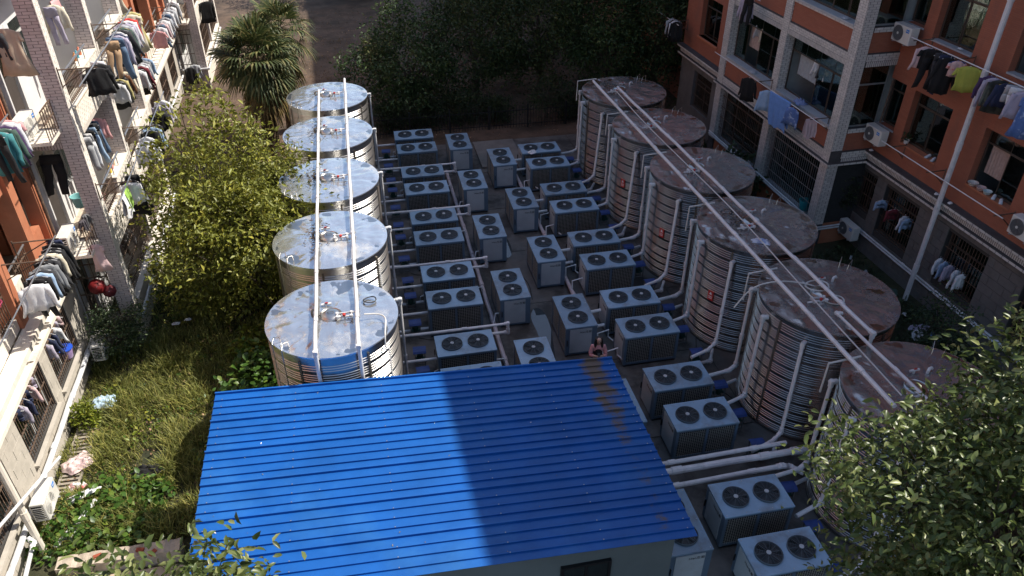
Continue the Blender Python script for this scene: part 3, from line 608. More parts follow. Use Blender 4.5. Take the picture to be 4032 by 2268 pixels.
def window(fr, parent, s0, s1, z0, z1, t, transom=True, frame=None, panes=None, openp=()):
    """sliding window: frame, transom lights above, panes below; openp lists panes slid open"""
    frame = frame or M_ALU; b = MB(fr); w_ = .035; d = .05; zt = z0+(z1-z0)*.74 if transom else z1
    b.box(s0,s1,t-d,t,z0,z0+w_); b.box(s0,s1,t-d,t,z1-w_,z1); b.box(s0,s0+w_,t-d,t,z0+w_,z1-w_); b.box(s1-w_,s1,t-d,t,z0+w_,z1-w_)
    if transom: b.box(s0+w_,s1-w_,t-d,t,zt-w_/2,zt+w_/2)
    n = panes or max(2, round((s1-s0)/.8))
    win = b.build('window', frame, parent)
    if s1-s0 > .7 and z1-z0 > 1 and cr_.random() < .7:      # a drawn curtain or a pale thing inside
        c0 = s0+.06 if cr_.random() < .5 else s0+(s1-s0)*.55; wc = (s1-s0)*cr_.uniform(.2,.42); b = MB(fr); nn = 24; zb_ = z0+.1+cr_.uniform(0,.5)*(z1-z0)*.6
        b.add([(c0+wc*i/nn, t-.16+.025*math.sin(i*1.7)*(1 if q else .7), z) for q, z in enumerate((zb_, z1-.05)) for i in range(nn+1)], [(i, i+1, nn+2+i, nn+1+i) for i in range(nn)]); b.build('curtain', CURT[cr_.randrange(3)], win, recalc=False, smooth=2)
    for i in range(n):
        a, c = s0+(s1-s0)*i/n, s0+(s1-s0)*(i+1)/n
        for (za, zb, lo) in ((z0+w_, zt-(w_/2 if transom else w_), True), (zt+w_/2, z1-w_, False)):
            if not transom and not lo: continue
            if lo and i in openp: continue
            aa, cc = (a+w_ if i == 0 else a+.012), (c-w_ if i == n-1 else c-.012)
            dt = (.012 if i % 2 else 0) if lo else 0
            b = MB(fr); b.box(aa, cc, t-.032+dt, t-.026+dt, za, zb); p_ = b.build('pane', M_GLASS, win)
            if lo:
                b = MB(fr); q = .022
                b.box(aa,aa+q,t-.038+dt,t-.018+dt,za,zb); b.box(cc-q,cc,t-.038+dt,t-.018+dt,za,zb); b.box(aa+q,cc-q,t-.038+dt,t-.018+dt,za,za+q); b.box(aa+q,cc-q,t-.038+dt,t-.018+dt,zb-q,zb); b.build('sash', frame, win, kind='stuff')
    return win
def grille(fr, parent, s0, s1, z0, z1, t, ds=.11, dz=.5, m=None, r=.007):
    b = MB(fr)
    for i in range(int((s1-s0)/ds)+1): s_ = s0+i*ds; b.box(s_-r, s_+r, t-r, t+r, z0, z1)
    zz = z0+.03
    while zz < z1: b.box(s0, s1, t+r, t+r+.012, zz-.010, zz+.010); zz += dz
    return b.build('security_grille', m or M_RUST, parent, kind='stuff')
# ---------------------------------------------------------------- air-conditioner outdoor units
M_ACB = mat('ac_white', (.66,.64,.59), .45, var=.06, scale=4, col2=(.55,.51,.44), cover=.2); M_BADGE = mat('blue_badge', (.02,.19,.58), .4); M_ACF = mat('ac_fan_grey', (.10,.10,.11), .5)
BADGE = text_mesh('Midea', .042); BADGE.materials.append(M_TEXTW)
def make_ac(light):
    t = thing('air_conditioner', 'white outdoor air conditioner unit', 'air conditioner'); W_, H_, D_ = .74, .50, .27
    b = MB(); x0, x1 = -W_/2, W_/2; c = .02
    b.loft([[(x0+c,-D_/2,z),(x1-c,-D_/2,z),(x1,-D_/2+c,z),(x1,D_/2,z),(x0,D_/2,z),(x0,-D_/2+c,z)] for z in (.03, H_-.012)] + [[(x0+c+.01,-D_/2+.01,H_),(x1-c-.01,-D_/2+.01,H_),(x1-.01,-D_/2+c+.01,H_),(x1-.01,D_/2-.01,H_),(x0+.01,D_/2-.01,H_),(x0+.01,-D_/2+c+.01,H_)]])
    b.build('case', M_ACB, t)
    fx, fz = -.125, H_/2+.015; fm = M_ACB if light else M_ACF
    b = MB(); n = 30
    for r0 in (.205,) : b.add([(fx+r0*math.cos(2*math.pi*j/n), -D_/2-.004, fz+r0*math.sin(2*math.pi*j/n)) for j in range(n)], [tuple(range(n))])
    fd = b.build('fan_opening', M_ACF, t, recalc=False)
    b = MB()
    for r in np.linspace(.03, .215, 9): b.tube([(fx+r*math.cos(2*math.pi*j/26), -D_/2-.012, fz+r*math.sin(2*math.pi*j/26)) for j in range(27)], .0055 if light else .003, 4, cap=False)
    for q in range(4): a = q*math.pi/4+.3; b.tube([(fx+.215*math.cos(a),-D_/2-.012,fz+.215*math.sin(a)),(fx-.215*math.cos(a),-D_/2-.012,fz-.215*math.sin(a))], .004, 4)
    b.build('fan_guard', M_ACB if light else M_STAND, fd, kind='stuff')
    b = MB(); b.tube([(fx,-D_/2-.02,fz),(fx,-D_/2-.005,fz)], .035, 14); b.build('hub', M_ACB, fd)
    b = MB(); b.box(.18,.30,-D_/2-.006,-D_/2,H_-.15,H_-.06); bd = b.build('badge', M_BADGE, t); o = put('lettering', BADGE, bd, (.24,-D_/2-.008,H_-.105)); o.rotation_euler = (R(90),0,0)
    b = MB()   # side louvre, on the fan end
    b.box(x0-.003, x0, -D_/2+.05, D_/2-.02, .07, H_-.05); sd_ = b.build('side_coil', M_COIL, t)
    b = MB()
    for z in np.arange(.09, H_-.06, .05): b.box(x0-.012, x0-.003, -D_/2+.05, D_/2-.02, z, z+.012)
    b.build('louvres', M_ACB, sd_, kind='stuff')
    for x in (-.24,.24):
        b = MB(); b.box(x-.025,x+.025,-D_/2-.03,D_/2+.12,.0,.03); b.build('bracket', M_GALV, t)
    return t
AC = [make_ac(False), make_ac(True)]; acu = [0, 0]
def ac(fr, q, t, z, label, light, group):
    k_ = int(light); o = copy_tree(AC[k_]) if acu[k_] else AC[k_]; acu[k_] = 1; place(o, fr.w(q, t, z), fr.rz(), label); o['group'] = group
def pole(fr, s0, s1, t, z, label, r=.016, brk=(), z2=None, m=None):
    a = fr.w(s0, t, z); c = fr.w(s1, t, z if z2 is None else z2); o = thing('clothes_pole', label, 'clothes pole', a, 0, 'laundry poles'); v = [c[i]-a[i] for i in range(3)]
    b = MB(); b.tube([(0,0,0), v], r, 8); b.build('tube', m or M_GALV, o, smooth=True)
    for bs, tw in brk:
        b = MB(fr); off = fr(s0, t, z); q = lambda *p: tuple(fr(*p)[i]-off[i] for i in range(3)); b.fr = None
        b.tube([q(bs,tw,z-.03), q(bs,t+.08,z-.03)], .016, 6); b.tube([q(bs,tw,z-.42), q(bs,t-.12,z-.04)], .014, 6); b.tube([q(bs,tw+.005,z-.45), q(bs,tw+.005,z+.02)], .016, 6); b.build('bracket', M_RUST, o)
    return o
# ---------------------------------------------------------------- RIGHT BLOCK (shaded red brick)
rb = thing('brick_dormitory', 'red brick dormitory block with white tiled pillars, all in shade at right', 'building', FR.o)
TR = Tiler(FR, rb, 300, M_TILE); ZT = 18.7
FZ = [0, 3.03, 6.06]     # floor offsets of sills etc.
wins_w = [(1.05,2.58),(-1.70,-.18),(-4.45,-2.92),(-7.2,-5.7)]; nar_w = [(2.97,3.78),(-2.9+.35,-1.82)]
H = [(a, c, 3.98+f, 5.56+f) for f in (0, 3.03) for a, c in wins_w] + [(2.97,3.76,4.15+f,5.56+f) for f in (0,3.03)]
b = MB(FR); holes(b, -9, 3.66, 3.28, 9.0, -.28, 0, H); b.box(-9, 3.66, -.28, 0, 9.0, ZT); b.build('brick_wall', M_ORANGE, rb)
Hg = [(a, c, .98, 2.52) for a, c in wins_w] + [(3.03,3.82,1.25,2.52)]
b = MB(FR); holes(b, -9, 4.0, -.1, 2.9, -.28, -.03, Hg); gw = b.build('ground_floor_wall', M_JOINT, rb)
# stone slabs, one by one
k_ = 0; row = 0; z = .0
while z < 2.86:
    s_ = -6.6 - (.28 if row % 2 else 0)
    while s_ < 3.9:
        a, c, z0, z1 = s_+.006, min(s_+.55, 3.9)-.006, z+.006, min(z+.262, 2.88)-.006
        for h in Hg:      # cut at openings
            if z1 > h[2] and z0 < h[3]:
                if h[0] < c and h[1] > a:
                    if a < h[0]: c = h[0]
                    elif c > h[1]: a = h[1]
                    else: c = a
        if c-a > .05: bb = MB(FR); bb.box(a, c, -.03, random.uniform(-.002,.004), z0, z1); bb.build('stone_slab', M_STONE, gw)
        s_ += .55
    z += .262; row += 1
# cornice on the wing
b = MB(FR); b.box(-9,3.66,0,.20,2.88,2.97); b.box(-9,3.66,0,.10,2.97,3.19); b.box(-9,3.66,0,.25,3.19,3.30); cn = b.build('cornice', M_GROUT, rb)
def opening_dress(fr, par, s0, s1, z0, z1, sillm, depth=.2, **kw):
    wn = window(fr, par, s0, s1, z0, z1, -depth, **kw); b = MB(fr); b.box(s0-.0, s1+.0, -depth, .03, z0-.045, z0-.002); b.build('sill', sillm, wn); return wn
for f in (0, 3.03):
    for j, (a, c) in enumerate(wins_w): opening_dress(FR, rb, a, c, 3.985+f, 5.56+f, M_SILL if f else M_ORPAINT, openp=((1,) if (j+int(f)) % 3 == 1 else ()), panes=2)
    opening_dress(FR, rb, 2.97, 3.76, 4.15+f, 5.56+f, M_SILL, panes=1)
for (a, c, z0, z1) in Hg:
    window(FR, rb, a, c, z0, z1, -.2, panes=2); grille(FR, rb, a+.04, c-.04, z0+.02, z1, -.07, .105, .5)
b = MB(FR); b.box(-9, 3.6, -3.4, -3.3, 0, 9); b.box(-9,3.6,-3.3,-.28,3.02,3.2); b.box(-9,3.6,-3.3,-.28,6.05,6.25); b.box(-9,3.6,-3.3,-.28,-.1,0)
for s_ in (3.45,.35,-2.35,-5.1): b.box(s_,s_+.12,-3.3,-.28,0,9)
b.build('room_shell', M_ROOM, rb)
# bay
P3 = [(3.64,4.02),(7.22,7.60),(10.90,11.30)]; TB = 1.45
for i, (a, c) in enumerate(P3):
    b = MB(FR); b.box(a, c, TB-.38, TB, -.1, ZT); pl_ = b.build('pillar', M_GROUT, rb)
    if i == 0:
        TR.field(pl_, 't', TB-.38, TB, 3.35, 8.9, a, dirn=-1); TR.field(None, 's', a, c, .75, 9, TB); TR.field(None, 't', TB-.38, TB, .75, 2.9, a, dirn=-1)
    else: TR.field(None, 's', a, c, .7, 9, TB); TR.field(None, 't', TB-.38, TB, .7, 9, a, dirn=-1)
for i, (a, c) in enumerate(((4.02,7.22),(7.60,10.90))):
    for f in (0, 3.03):
        b = MB(FR); b.box(a, c, TB-.3, TB-.05, 3.31+f, 3.95+f); b.build('spandrel', M_ORANGE, rb)
        b = MB(FR); b.box(a, c, TB-.3, TB-.02, 2.90+f, 3.31+f); bd_ = b.build('tiled_band', M_GROUT, rb); TR.field(None, 's', a, c, 3.06+f, 3.31+f, TB-.02); TR.field(None, 's', a, c, 2.90+f, 3.06+f, TB-.02, vert=True)
        b = MB(FR); b.box(a, c, TB-.42, TB+.03, 3.99+f, 4.06+f); b.build('sill', M_SILL, rb); b = MB(FR); b.box(a, c, TB-.3, TB+.0, 3.95+f, 3.99+f); b.build('sill_edge', M_GROUT, rb); TR.field(None, 's', a, c, 3.93+f, 3.998+f, TB+.0)
        window(FR, rb, a+.01, c-.01, 4.062+f, 5.895+f, TB-.30, panes=4, openp=((2,3) if i == 0 and f == 0 else (2,) if f == 0 else ()))
    b = MB(FR); b.box(a, c, TB-.3, TB-.02, 5.90+3.03, 6.36+3.03); b.build('tiled_band', M_GROUT, rb)
    b = MB(FR); b.box(a, c, TB-.3, TB-.06, -.1, .72); b.build('plinth', M_ORPAINT, rb)
    b = MB(FR); b.box(a, c, TB-.42, TB+.0, .72, .78); b.build('sill', M_SILL, rb)
    window(FR, rb, a+.01, c-.01, .78, 2.9, TB-.34, panes=4); grille(FR, rb, a+.05, c-.05, .80, 2.88, TB-.13, .115, .42, M_ALUG if i == 0 else M_RUST, .006)
# lower lip of the bay cornice
b = MB(FR); b.box(3.50, 11.4, TB-.02, TB+.10, 2.90, 2.97); b.box(3.50, 3.64, .1, TB-.02, 2.90, 2.97); b.build('cornice_lip', M_GROUT, rb); TR.field(None, 's', 3.5, 11.4, 2.90, 2.97, TB+.10); TR.field(None, 't', .1, TB+.1, 2.9, 2.97, 3.50, dirn=-1)
# return side of the bay
for f in (0, 3.03):
    b = MB(FR); b.box(3.68, 3.9, 0, TB-.38, 3.31+f, 3.92+f); b.build('spandrel', M_ORANGE, rb)
    b = MB(FR); b.box(3.62, 3.9, 0, TB-.38, 2.92+f, 3.31+f); b.build('tiled_band', M_GROUT, rb); TR.field(None, 't', 0, TB-.38, 3.08+f, 3.31+f, 3.62, dirn=-1); TR.field(None, 't', 0, TB-.38, 2.92+f, 3.08+f, 3.62, dirn=-1, vert=True)
    b = MB(FR); b.box(3.60, 3.9, 0, TB-.38, 3.92+f, 4.06+f); b.build('tiled_band', M_GROUT, rb); TR.field(None, 't', 0, TB-.38, 3.92+f, 4.06+f, 3.60, dirn=-1)
    b = MB(FR); t0, t1 = .05, TB-.40
    for q in ((t0,t0+.05,4.06,5.94),(t1-.05,t1,4.06,5.94),(t0+.05,t1-.05,4.06,4.11),(t0+.05,t1-.05,5.35,5.40)): b.box(3.74,3.79,q[0],q[1],q[2]+f,q[3]+f)
    wv = b.build('window', M_ALUG, rb); b = MB(FR); b.box(3.76,3.766,t0+.05,t1-.05,4.11+f,5.35+f); b.build('pane', M_GLASS, wv); b = MB(FR); b.box(3.76,3.766,t0+.05,t1-.05,5.40+f,5.92+f); b.build('pane', M_GLASS, wv)
b = MB(FR); b.box(3.66,3.9,0,TB-.38,-.1,.72); b.build('plinth', M_ORPAINT, rb)
b = MB(FR); b.box(3.72,3.86,0,TB-.38,.72,2.92); b.build('dark_side_window', M_DARK, rb)
# rooms behind the bay
b = MB(FR); b.box(4.02,10.9,-1.6,-1.5,0,9.2)
for z in (3.05,6.08,9.1): b.box(3.9,11.2,-1.5,TB-.42,z,z+.2)
for s_ in (3.9,7.35,11.15): b.box(s_,s_+.1,-1.5,TB-.42,0,9.2)
b.build('room_shell', M_ROOM, rb)
# far wing
HF = [(12.15,13.8,3.98+f,5.56+f) for f in (0,3.03)]
b = MB(FR); holes(b, 11.3, 15.1, 3.28, 9.0, .9, 1.2, HF); b.box(11.3,15.1,.9,1.2,9,ZT); b.build('brick_wall', M_ORANGE, rb)
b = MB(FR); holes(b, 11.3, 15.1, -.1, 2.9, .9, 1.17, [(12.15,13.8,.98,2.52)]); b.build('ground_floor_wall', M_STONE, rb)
b = MB(FR); b.box(11.3,15.15,1.2,1.4,2.88,2.97); b.box(11.3,15.1,1.2,1.3,2.97,3.19); b.box(11.3,15.15,1.2,1.45,3.19,3.30); b.build('cornice', M_GROUT, rb)
TR.field(None,'s',11.3,15.15,2.89,2.97,1.40); TR.field(None,'s',11.3,15.1,2.98,3.18,1.30,vert=True); TR.field(None,'s',11.3,15.15,3.2,3.3,1.45)
for f in (0,3.03):
    wv = window(FR, rb, 12.15, 13.8, 3.985+f, 5.56+f, 1.0, panes=2); b = MB(FR); b.box(12.1,13.85,1.0,1.26,3.9+f,3.98+f); b.build('sill', M_ORPAINT, wv)
wv = window(FR, rb, 12.15, 13.8, .98, 2.52, 1.0, panes=2); grille(FR, rb, 12.2, 13.75, 1.0, 2.5, 1.1, .105, .5)
b = MB(FR); b.box(11.3,15.05,-.9,.89,-.1,ZT-.1); b.build('body', M_ORANGE, rb)
b = MB(FR); b.box(-26,47,-6,1.62,ZT,ZT+.25); b.box(-26,3.5,-6,-3.5,0,ZT); b.box(3.5,15.05,-6,-1.62,0,ZT); b.box(-26,-9,-3.4,0,0,ZT); b.box(15.1,46,-6,.2,0,ZT); b.build('roof_and_rear', M_ORANGE, rb)
for (z0, z1, t, vert) in ((2.89,2.97,.20,0),(2.98,3.18,.10,1),(3.2,3.3,.25,0)): TR.field(None, 's', -6.5, 3.62, z0, z1, t, vert=bool(vert))
TR.done()
# pipes on the block
t = thing('wall_pipe', 'pair of white pipes along the foot of the grey stone wall at right', 'pipe', FR.o)
for dz in (0,.085): pipe(t, [FR(-8,.07,.68+dz-.03), FR(3.62,.07,.68+dz-.03)], .032)
t = thing('wall_pipe', 'pair of white pipes wrapping the foot of the white tiled bay', 'pipe', FR.o)
for dz in (0,.085): pipe(t, [FR(3.58,.05,.60+dz), FR(3.56,TB+.06,.60+dz), FR(4.2,TB+.06,.60+dz), FR(4.2,TB+.06,.84+dz), FR(11.2,TB+.06,.84+dz)], .03)
t = thing('rain_pipe', 'tall grey rainwater pipe down the red brick wall at right', 'pipe', FR.o); pipe(t, [FR(.13,.33,0.0), FR(.13,.33,9.5)], .072)
t = thing('rain_pipe', 'thin white rainwater pipe beside the farthest bay pillar at right', 'pipe', FR.o); pipe(t, [FR(11.42,1.35,3.4), FR(11.42,1.35,9.5)], .045)
t = thing('rain_pipe', 'short rusty pipe on the brick wall between narrow window and bay', 'pipe', FR.o); pipe(t, [FR(4.0-.45,.06,4.2), FR(3.5,.06,5.55)], .028, M_RUST, fit=False)
for i, (q, z) in enumerate(((3.24,6.72),(3.25,3.70),(3.25,.40),(-2.62,3.72))):
    ac(FR, q, .34, z, ['white air conditioner on the brick wall beside the bay, upper of two','white air conditioner on the brick wall beside the bay, lower of two','white air conditioner just above the weeds at the bay foot','white air conditioner at the right picture edge above the cornice'][i], False, 'air conditioners on the shaded block')
# ---------------------------------------------------------------- LEFT BLOCK (sunlit, balconies full of laundry)
lb = thing('balcony_dormitory', 'sunlit dormitory block with cream tiled balconies and orange pillars at left', 'building', FL.o)
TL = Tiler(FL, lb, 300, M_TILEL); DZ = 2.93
M_FLOORT = mat('balcony_floor', (.50,.42,.33), .8, var=.15, scale=4)
M_DOORD = mat('dark_door', (.06,.05,.045), .6, var=.15); M_DOORW = mat('grey_door', (.33,.35,.33), .6, var=.1)
M_WOODF = mat('pale_window_frame', (.55,.55,.53), .6, var=.08)
def box(par, name, m, *q, **kw): b = MB(FL); b.box(*q); return b.build(name, m, par, **kw)
def bars(par, s0, s1, t, z0, z1, ds=.1, r=.008, m=None, axis='s', rails=()):
    b = MB(FL); n = int((s1-s0)/ds)
    for i in range(n+1):
        q = s0+(s1-s0)*i/max(1,n); b.box(q-r,q+r,t-r,t+r,z0,z1) if axis == 's' else b.box(t-r,t+r,q-r,q+r,z0,z1)
    for z in rails: b.box(s0-r,s1+r,t-r*1.4,t+r*1.4,z-.014,z+.014) if axis == 's' else b.box(t-r*1.4,t+r*1.4,s0-r,s1+r,z-.014,z+.014)
    return b.build('railing', m or M_RUST, par, kind='stuff')
def left_bay(s0, main):
    P = [(s0-.12,s0+.20),(s0+3.30,s0+3.60),(s0+6.65,s0+7.02)]
    for i, (a, c) in enumerate(P):
        pl_ = box(lb, 'pillar', M_GROUTP, a, c, -.40, -.012, -.1, 18)
        if main and i == 0: TL.field(pl_, 't', -.40, -.004, .2, 9.3, a, L=.235, h=.058, pu=.245, pz=.069, m=M_TILESH, dirn=-1)
        else: TL.field(None, 't', -.40, -.004, .2, 9.3, a, L=.235, h=.058, pu=.245, pz=.069, m=M_TILESH, dirn=-1)
        TL.field(None, 's', a, c, .2, 9.3, -.012, L=.235, h=.060, pu=.245, pz=.069)
    for k_ in range(3):                      # storeys
        f = DZ*(k_-1)
        for j in range(2):
            a, c = P[j][1], P[j+1][0]
            if k_:                           # balcony floors 2 and 3
                bd_ = box(lb, 'balcony_band', M_GROUTL, a, c, -.16, -.03, 2.97+f, 3.64+f); TL.field(None,'s',a,c,3.10+f,3.64+f,-.03); TL.field(None,'s',a,c,2.97+f,3.10+f,-.03,vert=True)
                box(lb, 'balcony_floor', M_FLOORT, a-.3, c+.3, -1.25, -.16, 3.02+f, 3.16+f)
                m_ = a+ (c-a)*.48
                bl = box(lb, 'parapet', M_GROUTL, m_, c, -.30, -.025, 3.64+f, 4.09+f); TL.field(None,'s',m_,c,3.65+f,4.09+f,-.025); TL.field(None,'t',-.30,-.03,3.65+f,4.09+f,m_,dirn=-1,m=M_TILESH)
                box(lb, 'coping', M_CREAM, m_-.02, c, -.34, .012, 4.10+f, 4.14+f)
                box(lb, 'coping', M_CREAM, a, m_-.02, -.30, .0, 3.645+f, 3.68+f)
                bars(lb, a+.05, m_-.05, -.10, 3.68+f, 4.36+f, .10, .008, rails=(3.74+f,4.18+f))
                b = MB(FL); b.tube([(a,-.08,4.42+f),(m_+(c-m_)*.62,-.08,4.42+f)], .026, 8); b.build('handrail', M_GALV, lb, smooth=True)
                for q in (m_+.15, m_+.75): b = MB(FL); b.tube([(q,-.08,4.14+f),(q,-.08,4.42+f)], .014, 6); b.build('rail_post', M_GALV, lb)
            else:                            # barred ground floor
                box(lb, 'base_wall', M_CREAM, a, c, -.26, -.06, -.1, 1.20); box(lb, 'sill', M_CREAM, a, c, -.30, .05, 1.20, 1.25)
                bars(lb, a+.06, c-.06, -.12, 1.25, 2.82, .10, .008, rails=(1.45,1.9,2.3,2.7))
                box(lb, 'lintel', M_GROUTL, a, c, -.24, -.035, 2.82, 2.968); TL.field(None,'s',a,c,2.83,2.96,-.035,vert=True)
    # party walls and rear wall of the balconies
    for q in (s0+3.38, s0+6.74): box(lb, 'party_wall', M_PLASTER, q, q+.14, -2.4, -.40, 0, 9.3)
    HW = [(s0+o+.3, s0+o+1.1, 3.18+f, 5.3+f) for o in (0,3.4) for f in (-DZ,0,DZ)] + [(s0+o+1.6, s0+o+2.9, 3.95+f, 5.3+f) for o in (0,3.4) for f in (-DZ,0,DZ)]
    b = MB(FL); holes(b, s0-.1, s0+7.0, 0, 9.3, -1.42, -1.25, HW); b.build('rear_wall', M_PLASTER, lb)
    for h in HW:
        if h[1]-h[0] < 1: o = box(lb, 'door', M_DOORW if (h[0]*7) % 2 > 1 else M_DOORD, h[0]+.02, h[1]-.02, -1.36, -1.32, h[2], h[3]-.02); box(o, 'door_glass', M_GLASS, h[0]+.15, h[1]-.15, -1.319, -1.315, h[2]+1.2, h[3]-.2)
        else: window(FL, lb, h[0], h[1], h[2], h[3], -1.30, panes=2, frame=M_WOODF)
    box(lb, 'body', M_ORPAINT, s0-.1, s0+7.02, -5, -2.4, 0, 18); box(lb, 'upper_bay', M_TILESH, s0-.1, s0+7.0, -2.39, -.42, 9.35, 18)
    # return side facing the camera
    for k_ in range(3):
        f = DZ*(k_-1)
        if k_:
            box(lb, 'side_band', M_GROUTP, s0-.10, s0+.1, -1.24, -.41, 2.84+f, 3.30+f); TL.field(None,'t',-1.24,-.41,3.0+f,3.3+f,s0-.10,L=.235,h=.058,pu=.245,pz=.069,m=M_TILESH,dirn=-1); TL.field(None,'t',-1.24,-.41,2.84+f,3.0+f,s0-.10,m=M_TILESH,dirn=-1,vert=True)
            box(lb, 'ac_ledge', M_CREAM, s0-.95, s0-.13, -1.24, -.30, 3.28+f, 3.36+f)
            bars(lb, s0-.93, s0-.16, -.33, 3.36+f, 4.05+f, .13, .009, rails=(4.05+f,3.75+f)); bars(lb, -.42, -.33, s0-.9, 3.36+f, 4.05+f, .1, axis='t') if 0 else None
            window(FL, lb, s0-.06, s0-.02, 3.3+f, 3.31+f, -.9) if 0 else None
            wf = box(lb, 'window_frame', M_WOODF, s0-.05, s0+.0, -1.24, -1.16, 3.36+f, 5.72+f)
        else:
            bars(lb, -1.22, -.44, s0-.07, .95, 2.8, .14, .008, axis='t', rails=(1.2,1.7,2.2,2.6)); box(lb, 'base_wall', M_STONEL, s0-.08, s0+.1, -1.24, -.41, -.1, .95)
            box(lb, 'side_band', M_GROUTP, s0-.10, s0+.1, -1.24, -.41, 2.80, 2.98)
left_bay(0, True); left_bay(20.3, False)
TW = -1.25
def left_wing(s0, s1, gf, pillars, pale):
    """recessed range between bays: barred windows below, parapet balconies between orange pillars above"""
    b = MB(FL); holes(b, s0, s1, -.1, 2.6, TW-.25, TW-.03, [(a, c, .93, 2.50) for a, c in gf]); gw = b.build('ground_floor_wall', M_JOINT, lb)
    row = 0; z = 0.
    while z < 2.58:
        q = s0 - (.28 if row % 2 else 0)
        while q < s1:
            a, c = max(q, s0)+.005, min(q+.56, s1)-.005; z0, z1 = z+.005, min(z+.26, 2.6)-.005
            for (h0, h1) in gf:
                if z1 > .94 and z0 < 2.49 and h0 < c and h1 > a:
                    if a < h0-.01: c = h0
                    elif c > h1+.01: a = h1
                    else: c = a
            if c-a > .06: box(gw, 'stone_slab', pale, a, c, TW-.03, TW+random.uniform(-.002,.004), z0, z1)
            q += .56
        z += .26; row += 1
    for a, c in gf: window(FL, lb, a, c, .93, 2.50, TW-.18, panes=2, frame=M_WOODF); bars(lb, a+.04, c-.04, TW-.05, .95, 2.49, .105, .008, rails=(1.15,1.65,2.1)); box(lb, 'sill', M_STONEL, a-.06, c+.06, TW, TW+.10, .86, .92)
    cn_ = MB(FL); cn_.box(s0,s1,TW,TW+.26,2.62,2.72); cn_.box(s0,s1,TW-.25,TW+.12,2.72,3.02); cn_.box(s0,s1,TW,TW+.32,3.02,3.16); cn_.build('cornice', M_CREAM, lb)
    for f in (0, DZ):
        box(lb, 'balcony_floor', M_FLOORT, s0, s1, -2.6, TW-.2, 3.02+f, 3.14+f)
        for a, c in zip(pillars, pillars[1:]):
            if c-a < 1.45:
                box(lb, 'wall_panel', M_ORPAINT, a+.18, c-.18, TW-.3, TW-.10, 3.16+f, 4.1+f); box(lb, 'wall_panel', M_ORPAINT, a+.18, c-.18, TW-.3, TW-.10, 5.5+f, 5.93+f); window(FL, lb, a+.2, c-.2, 4.12+f, 5.48+f, TW-.26, panes=1, frame=M_ALU); continue
            box(lb, 'parapet', M_CREAM, a+.18, c-.18-.9, TW-.28, TW-.02, 3.16+f, 3.95+f); box(lb, 'coping', M_CREAM, a+.18, c-.18-.88, TW-.32, TW+.02, 3.952+f, 4.0+f)
            box(lb, 'parapet', M_CREAM, c-.18-.9, c-.18, TW-.2, TW-.04, 3.16+f, 3.42+f); bars(lb, c-1.03, c-.22, TW-.1, 3.42+f, 4.2+f, .1, rails=(3.5+f,4.05+f))
            b = MB(FL); b.tube([(a+.18,TW-.08,4.26+f),(c-.2,TW-.08,4.26+f)], .024, 8); b.build('handrail', M_GALV, lb, smooth=True)
        box(lb, 'beam', M_ORPAINT, s0, s1, TW-.28, TW-.06, 5.55+f, 5.94+f)
    for a in pillars: box(lb, 'orange_pillar', M_ORPAINT, a-.175, a+.175, TW-.36, TW+.04, 3.16, 18)
    HW = [(a+.35, a+1.05, 3.15+f, 5.2+f) for a, c in zip(pillars, pillars[1:]) if c-a > 1.45 for f in (0, DZ)]
    b = MB(FL); holes(b, s0, s1, 3.14, 9.3, -2.75, -2.6, HW); b.build('rear_wall', M_PLASTER, lb)
    for h in HW: box(lb, 'door', M_DOORD, h[0], h[1], -2.7, -2.66, h[2], h[3])
    box(lb, 'upper_wall', M_ORPAINT, s0, s1, -2.7, TW-.4, 9.35, 18); box(lb, 'room_shell', M_ROOM, s0, s1, -2.7, -2.6, -.1, 3.0); box(lb, 'body', M_ORPAINT, s0, s1, -5, -2.76, 0, 18)
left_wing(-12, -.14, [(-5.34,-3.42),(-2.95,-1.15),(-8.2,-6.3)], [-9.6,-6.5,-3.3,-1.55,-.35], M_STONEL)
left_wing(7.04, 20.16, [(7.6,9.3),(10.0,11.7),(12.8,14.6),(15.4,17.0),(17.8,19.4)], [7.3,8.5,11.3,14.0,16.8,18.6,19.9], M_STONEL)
TL.done()
# pipes along the foot of the block
t = thing('wall_pipe', 'pair of white pipes along the foot of the sunlit cream bay', 'pipe', FL.o)
for dz in (0,.09): pipe(t, [FL(-.1,.08,.80+dz), FL(7.0,.08,.84+dz)], .035)
t = thing('wall_pipe', 'thick white pipe along the grey stone wall below barred windows at lower left', 'pipe', FL.o); pipe(t, [FL(-9,TW+.12,.64), FL(-5.6,TW+.12,.66), FL(-.5,TW+.12,.64)], .06)
t = thing('wall_pipe', 'white pipe along the foot of the far recessed wall at left', 'pipe', FL.o); pipe(t, [FL(7.2,TW+.1,.75), FL(20.1,TW+.1,.75)], .05)
t = thing('wall_pipe', 'grey pipe around the foot of the far tiled bay at left', 'pipe', FL.o); pipe(t, [FL(20.05,-1.1,1.0), FL(20.05,.08,1.0), FL(27,.08,1.0)], .045)
t = thing('rain_pipe', 'cream rainwater pipe at the lower left corner beside the air conditioner', 'pipe', FL.o); pipe(t, [FL(-6.98,TW+.3,.05), FL(-6.98,TW+.3,9.3)], .07, M_CREAM); pipe(t, [FL(-7.05,TW+.2,.62), FL(-7.12,TW+.28,.5), FL(-7.9,TW+.3,.42)], .045, M_PVC, 'branch')
t = thing('rain_pipe', 'cream rainwater pipe on the orange wall beside the sunlit bay', 'pipe', FL.o); pipe(t, [FL(-.45,TW+.12,3.2), FL(-.45,TW+.12,9.3)], .04, M_RUST)
